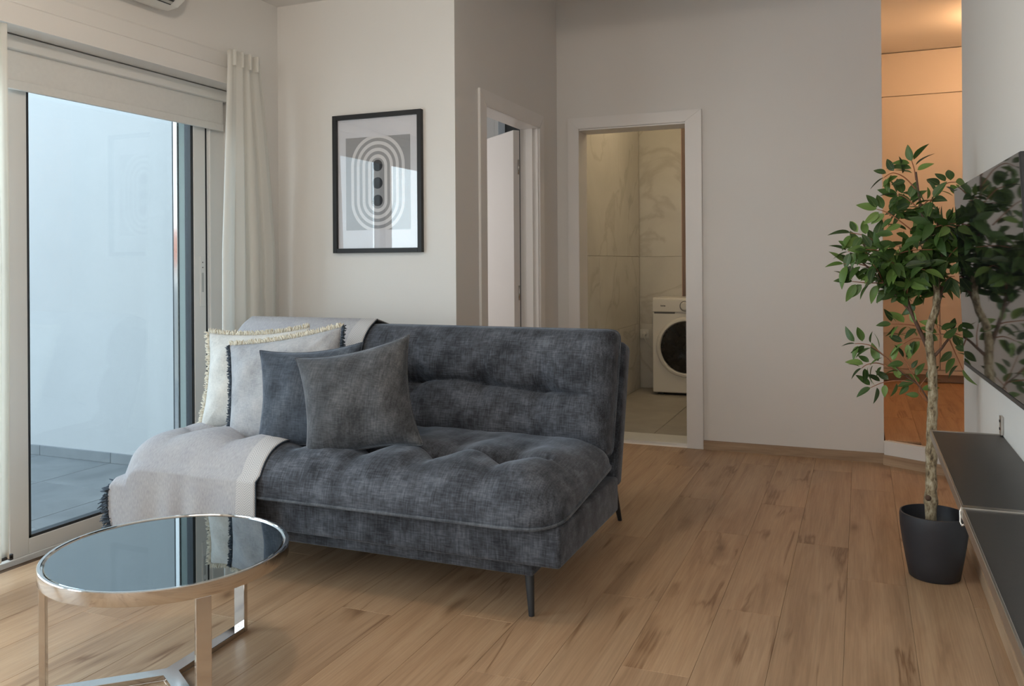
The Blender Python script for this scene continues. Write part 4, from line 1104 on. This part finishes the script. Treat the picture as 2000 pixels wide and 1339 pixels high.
bm = bmesh.new(); tube(bm, [wpt(0.217, 0.283, PY - 0.018), wpt(0.215, 0.284, PY - 0.026)], [0.011, 0.009], 12)
from_bm('trunk_knot', bm, M['twig'], tr, True)
# leaf meshes
def leaf_mesh(L_, W_l, curl, fold):
    bm = bmesh.new(); n = 8; rows = []
    for i in range(n + 1):
        t = i / n; wd_ = W_l * (math.sin(math.pi * t ** 0.85) ** 0.8) * (1 - 0.25 * t) if 0 < i < n else 0.0003
        x = t * L_; z = -curl * t * t * L_
        rows.append([bm.verts.new((x, -wd_, z + fold * wd_)), bm.verts.new((x, 0, z)), bm.verts.new((x, wd_, z + fold * wd_))])
    for a, b in zip(rows, rows[1:]):
        bm.faces.new((a[0], b[0], b[1], a[1])); bm.faces.new((a[1], b[1], b[2], a[2]))
    me = D.meshes.new('leaf'); bm.to_mesh(me); bm.free(); me.materials.append(M['leafgreen'])
    for p in me.polygons: p.use_smooth = True
    return me
LM = [leaf_mesh(0.073, 0.0182, 0.25, 0.25), leaf_mesh(0.066, 0.0172, 0.15, 0.35), leaf_mesh(0.078, 0.0190, 0.35, 0.2), leaf_mesh(0.057, 0.0155, 0.2, 0.3)]
leaves = []
camp = Vector((-PX, -PY, 1.13))
def tv_ok(p):
    wx_ = p.x + PX; wy_ = p.y + PY
    if wy_ < 3.275 and wx_ > 0.292: return False
    return wx_ < 0.375
def put_leaf(base, d, s=1.0):
    d = d.normalized(); tip = base + d * 0.07 * s
    if not (tv_ok(base) and tv_ok(tip)) or len(leaves) >= 300: return
    up = Vector((rt.uniform(-.7, .7), rt.uniform(-1.0, .1), rt.uniform(0.1, 1.0)))
    sd = up.cross(d).normalized(); up = d.cross(sd)
    mx_ = Matrix(((d.x, sd.x, up.x), (d.y, sd.y, up.y), (d.z, sd.z, up.z))).to_4x4() @ Matrix.Diagonal((s, s, s, 1))
    mx_.translation = base
    o = link('leaf', LM[rt.randrange(4)]); o.parent = tr; o.matrix_local = mx_; leaves.append(o)
def twig_leaves(path, n, s=1.0, start=0.25):
    P_ = smooth_path(path, 5); m_ = len(P_)
    bm = bmesh.new(); tube(bm, P_, [0.0022 * (1 - 0.6 * i / m_) + 0.0004 for i in range(m_)], 5)
    from_bm('twig', bm, M['stem'], tr, True)
    for k in range(n):
        f = start + (1 - start) * (k + 0.5) / n; i = min(int(f * (m_ - 1)), m_ - 2); p = P_[i]; d = (P_[i + 1] - P_[i]).normalized()
        sd = d.cross(Vector((0, -1, 0.3))).normalized() * (1 if k % 2 else -1)
        dd = d * 0.55 + sd * 0.9 + Vector((rt.uniform(-.25, .25), rt.uniform(-.35, .25), rt.uniform(-.3, .2)))
        q = p + dd.normalized() * 0.010
        put_leaf(q, dd, s * rt.uniform(.8, 1.1))
    put_leaf(P_[-1], P_[-1] - P_[-2], s)
def branch(path, r0, r1=0.003):
    P_ = smooth_path(path, 6); m_ = len(P_)
    bm = bmesh.new(); tube(bm, P_, [r0 + (r1 - r0) * i / m_ for i in range(m_)], 8); shade(from_bm('branch', bm, M['twig'], tr), 80)
    return P_
B1 = branch([wpt(0.226, 0.80), wpt(0.198, 0.87), wpt(0.165, 0.95), wpt(0.145, 1.03), wpt(0.115, 1.11), wpt(0.08, 1.17)], 0.008)
B2 = branch([wpt(0.232, 0.90), wpt(0.258, 0.99), wpt(0.275, 1.06, PY + .03), wpt(0.27, 1.16, PY + .05), wpt(0.255, 1.27, PY + .03)], 0.007)
B3 = branch([wpt(0.243, 1.05), wpt(0.225, 1.16), wpt(0.21, 1.27), wpt(0.195, 1.36), wpt(0.185, 1.45)], 0.007)
B4 = branch([wpt(0.234, 0.78), wpt(0.262, 0.815), wpt(0.285, 0.845, PY + .02), wpt(0.305, 0.86, PY + .05)], 0.006)
B5 = branch([wpt(0.225, 0.62), wpt(0.19, 0.68), wpt(0.14, 0.72), wpt(0.08, 0.78), wpt(0.03, 0.815)], 0.0032, 0.0015)
B6 = branch([wpt(0.17, 0.94), wpt(0.12, 1.0), wpt(0.05, 1.08), wpt(0.0, 1.13)], 0.004)
# photographed single sprays
def W(x, z, y=PY): return wpt(x, z, y)
twig_leaves([W(0.185, 1.42), W(0.18, 1.46), W(0.172, 1.49)], 6, 0.95)
twig_leaves([W(0.19, 1.38), W(0.15, 1.43), W(0.11, 1.45), W(0.08, 1.435)], 7, 0.95)
twig_leaves([W(0.22, 1.32), W(0.255, 1.38), W(0.29, 1.41, PY + .06), W(0.32, 1.415, PY + .09)], 8, 0.95)
twig_leaves([W(0.21, 1.30), W(0.15, 1.36), W(0.12, 1.37)], 6)
twig_leaves([W(0.17, 1.24), W(0.10, 1.30), W(0.055, 1.32)], 8)
twig_leaves([W(0.09, 1.17), W(0.02, 1.22), W(-0.035, 1.235)], 9)
twig_leaves([W(0.06, 1.14), W(-0.01, 1.17), W(-0.045, 1.165)], 8)
twig_leaves([W(0.05, 1.10), W(-0.01, 1.12), W(-0.06, 1.12)], 8)
twig_leaves([W(0.08, 1.05), W(0.02, 1.05), W(-0.03, 1.055)], 8)
# low left spray
twig_leaves([W(0.15, 0.715), W(0.09, 0.77), W(0.04, 0.815), W(0.005, 0.825), W(-0.022, 0.825)], 10, 0.85, 0.1)
twig_leaves([W(0.12, 0.73), W(0.06, 0.755), W(0.02, 0.75), W(0.0, 0.735)], 8, 0.85)
twig_leaves([W(0.18, 0.69), W(0.12, 0.695), W(0.07, 0.685), W(0.03, 0.665)], 8, 0.85, 0.1)
twig_leaves([W(0.2, 0.665), W(0.17, 0.72), W(0.14, 0.78)], 6, 0.8)
twig_leaves([W(0.22, 0.62), W(0.19, 0.665), W(0.215, 0.71)], 4, 0.8)
# mid sprays either side of the fork
twig_leaves([W(0.225, 0.87), W(0.18, 0.895), W(0.13, 0.90), W(0.10, 0.90)], 8, 0.9)
twig_leaves([W(0.225, 0.84), W(0.18, 0.85), W(0.14, 0.83)], 6, 0.9)
twig_leaves([W(0.285, 0.845, PY + .03), W(0.30, 0.87, PY + .05), W(0.33, 0.86, PY + .07)], 6, 0.9)
twig_leaves([W(0.29, 0.85, PY + .02), W(0.31, 0.80, PY + .04), W(0.335, 0.74, PY + .05)], 7, 0.9)
twig_leaves([W(0.262, 0.815), W(0.26, 0.86), W(0.25, 0.90)], 5, 0.85)
# crown
guard = 0
extra = []
while guard < 4000 and len(extra) < 230:
    guard += 1
    br = rt.choice([B1, B2, B3, B2, B3, B6, B1, B2]); p = br[rt.randrange(len(br) // 3, len(br))]
    th_ = rt.uniform(0, 2 * math.pi); el = rt.uniform(-0.25, 0.75); L_ = rt.uniform(.07, .15)
    d = Vector((math.cos(th_) * math.cos(el), math.sin(th_) * math.cos(el) * 0.8, math.sin(el)))
    e_ = p + d * L_
    c = Vector((W(0.165, 0).x, 0.02, 1.19)); rel = e_ - c
    if (rel.x / 0.20) ** 2 + (rel.y / 0.17) ** 2 + (rel.z / 0.20) ** 2 > 1.0 or e_.z < 1.0: continue
    if not tv_ok(e_): continue
    if len(leaves) < 300:
        twig_leaves([p, p + d * L_ * 0.5 + Vector((0, 0, 0.01)), e_], rt.randint(4, 7), 1.0, 0.3)
    else:
        extra.append((p + d * L_ * rt.uniform(.2, .8), Vector((rt.uniform(-1, 1), rt.uniform(-.8, .6), rt.uniform(-.6, .6)))))
# leaves beyond three hundred: the inner ones, joined
bm = bmesh.new()
for base, d in extra:
    d = d.normalized()
    if not (tv_ok(base) and tv_ok(base + d * 0.08)): continue
    up = Vector((rt.uniform(-.7, .7), rt.uniform(-1.0, .1), rt.uniform(0.1, 1.0))); sd = up.cross(d).normalized(); up = d.cross(sd)
    mx_ = Matrix(((d.x, sd.x, up.x), (d.y, sd.y, up.y), (d.z, sd.z, up.z))).to_4x4(); mx_.translation = base
    n0 = len(bm.verts); bm.from_mesh(LM[rt.randrange(4)]); bm.verts.ensure_lookup_table()
    for v in bm.verts[n0:]: v.co = mx_ @ v.co
o = from_bm('inner_leaves', bm, M['leafgreen'], tr, True); o['kind'] = 'stuff'
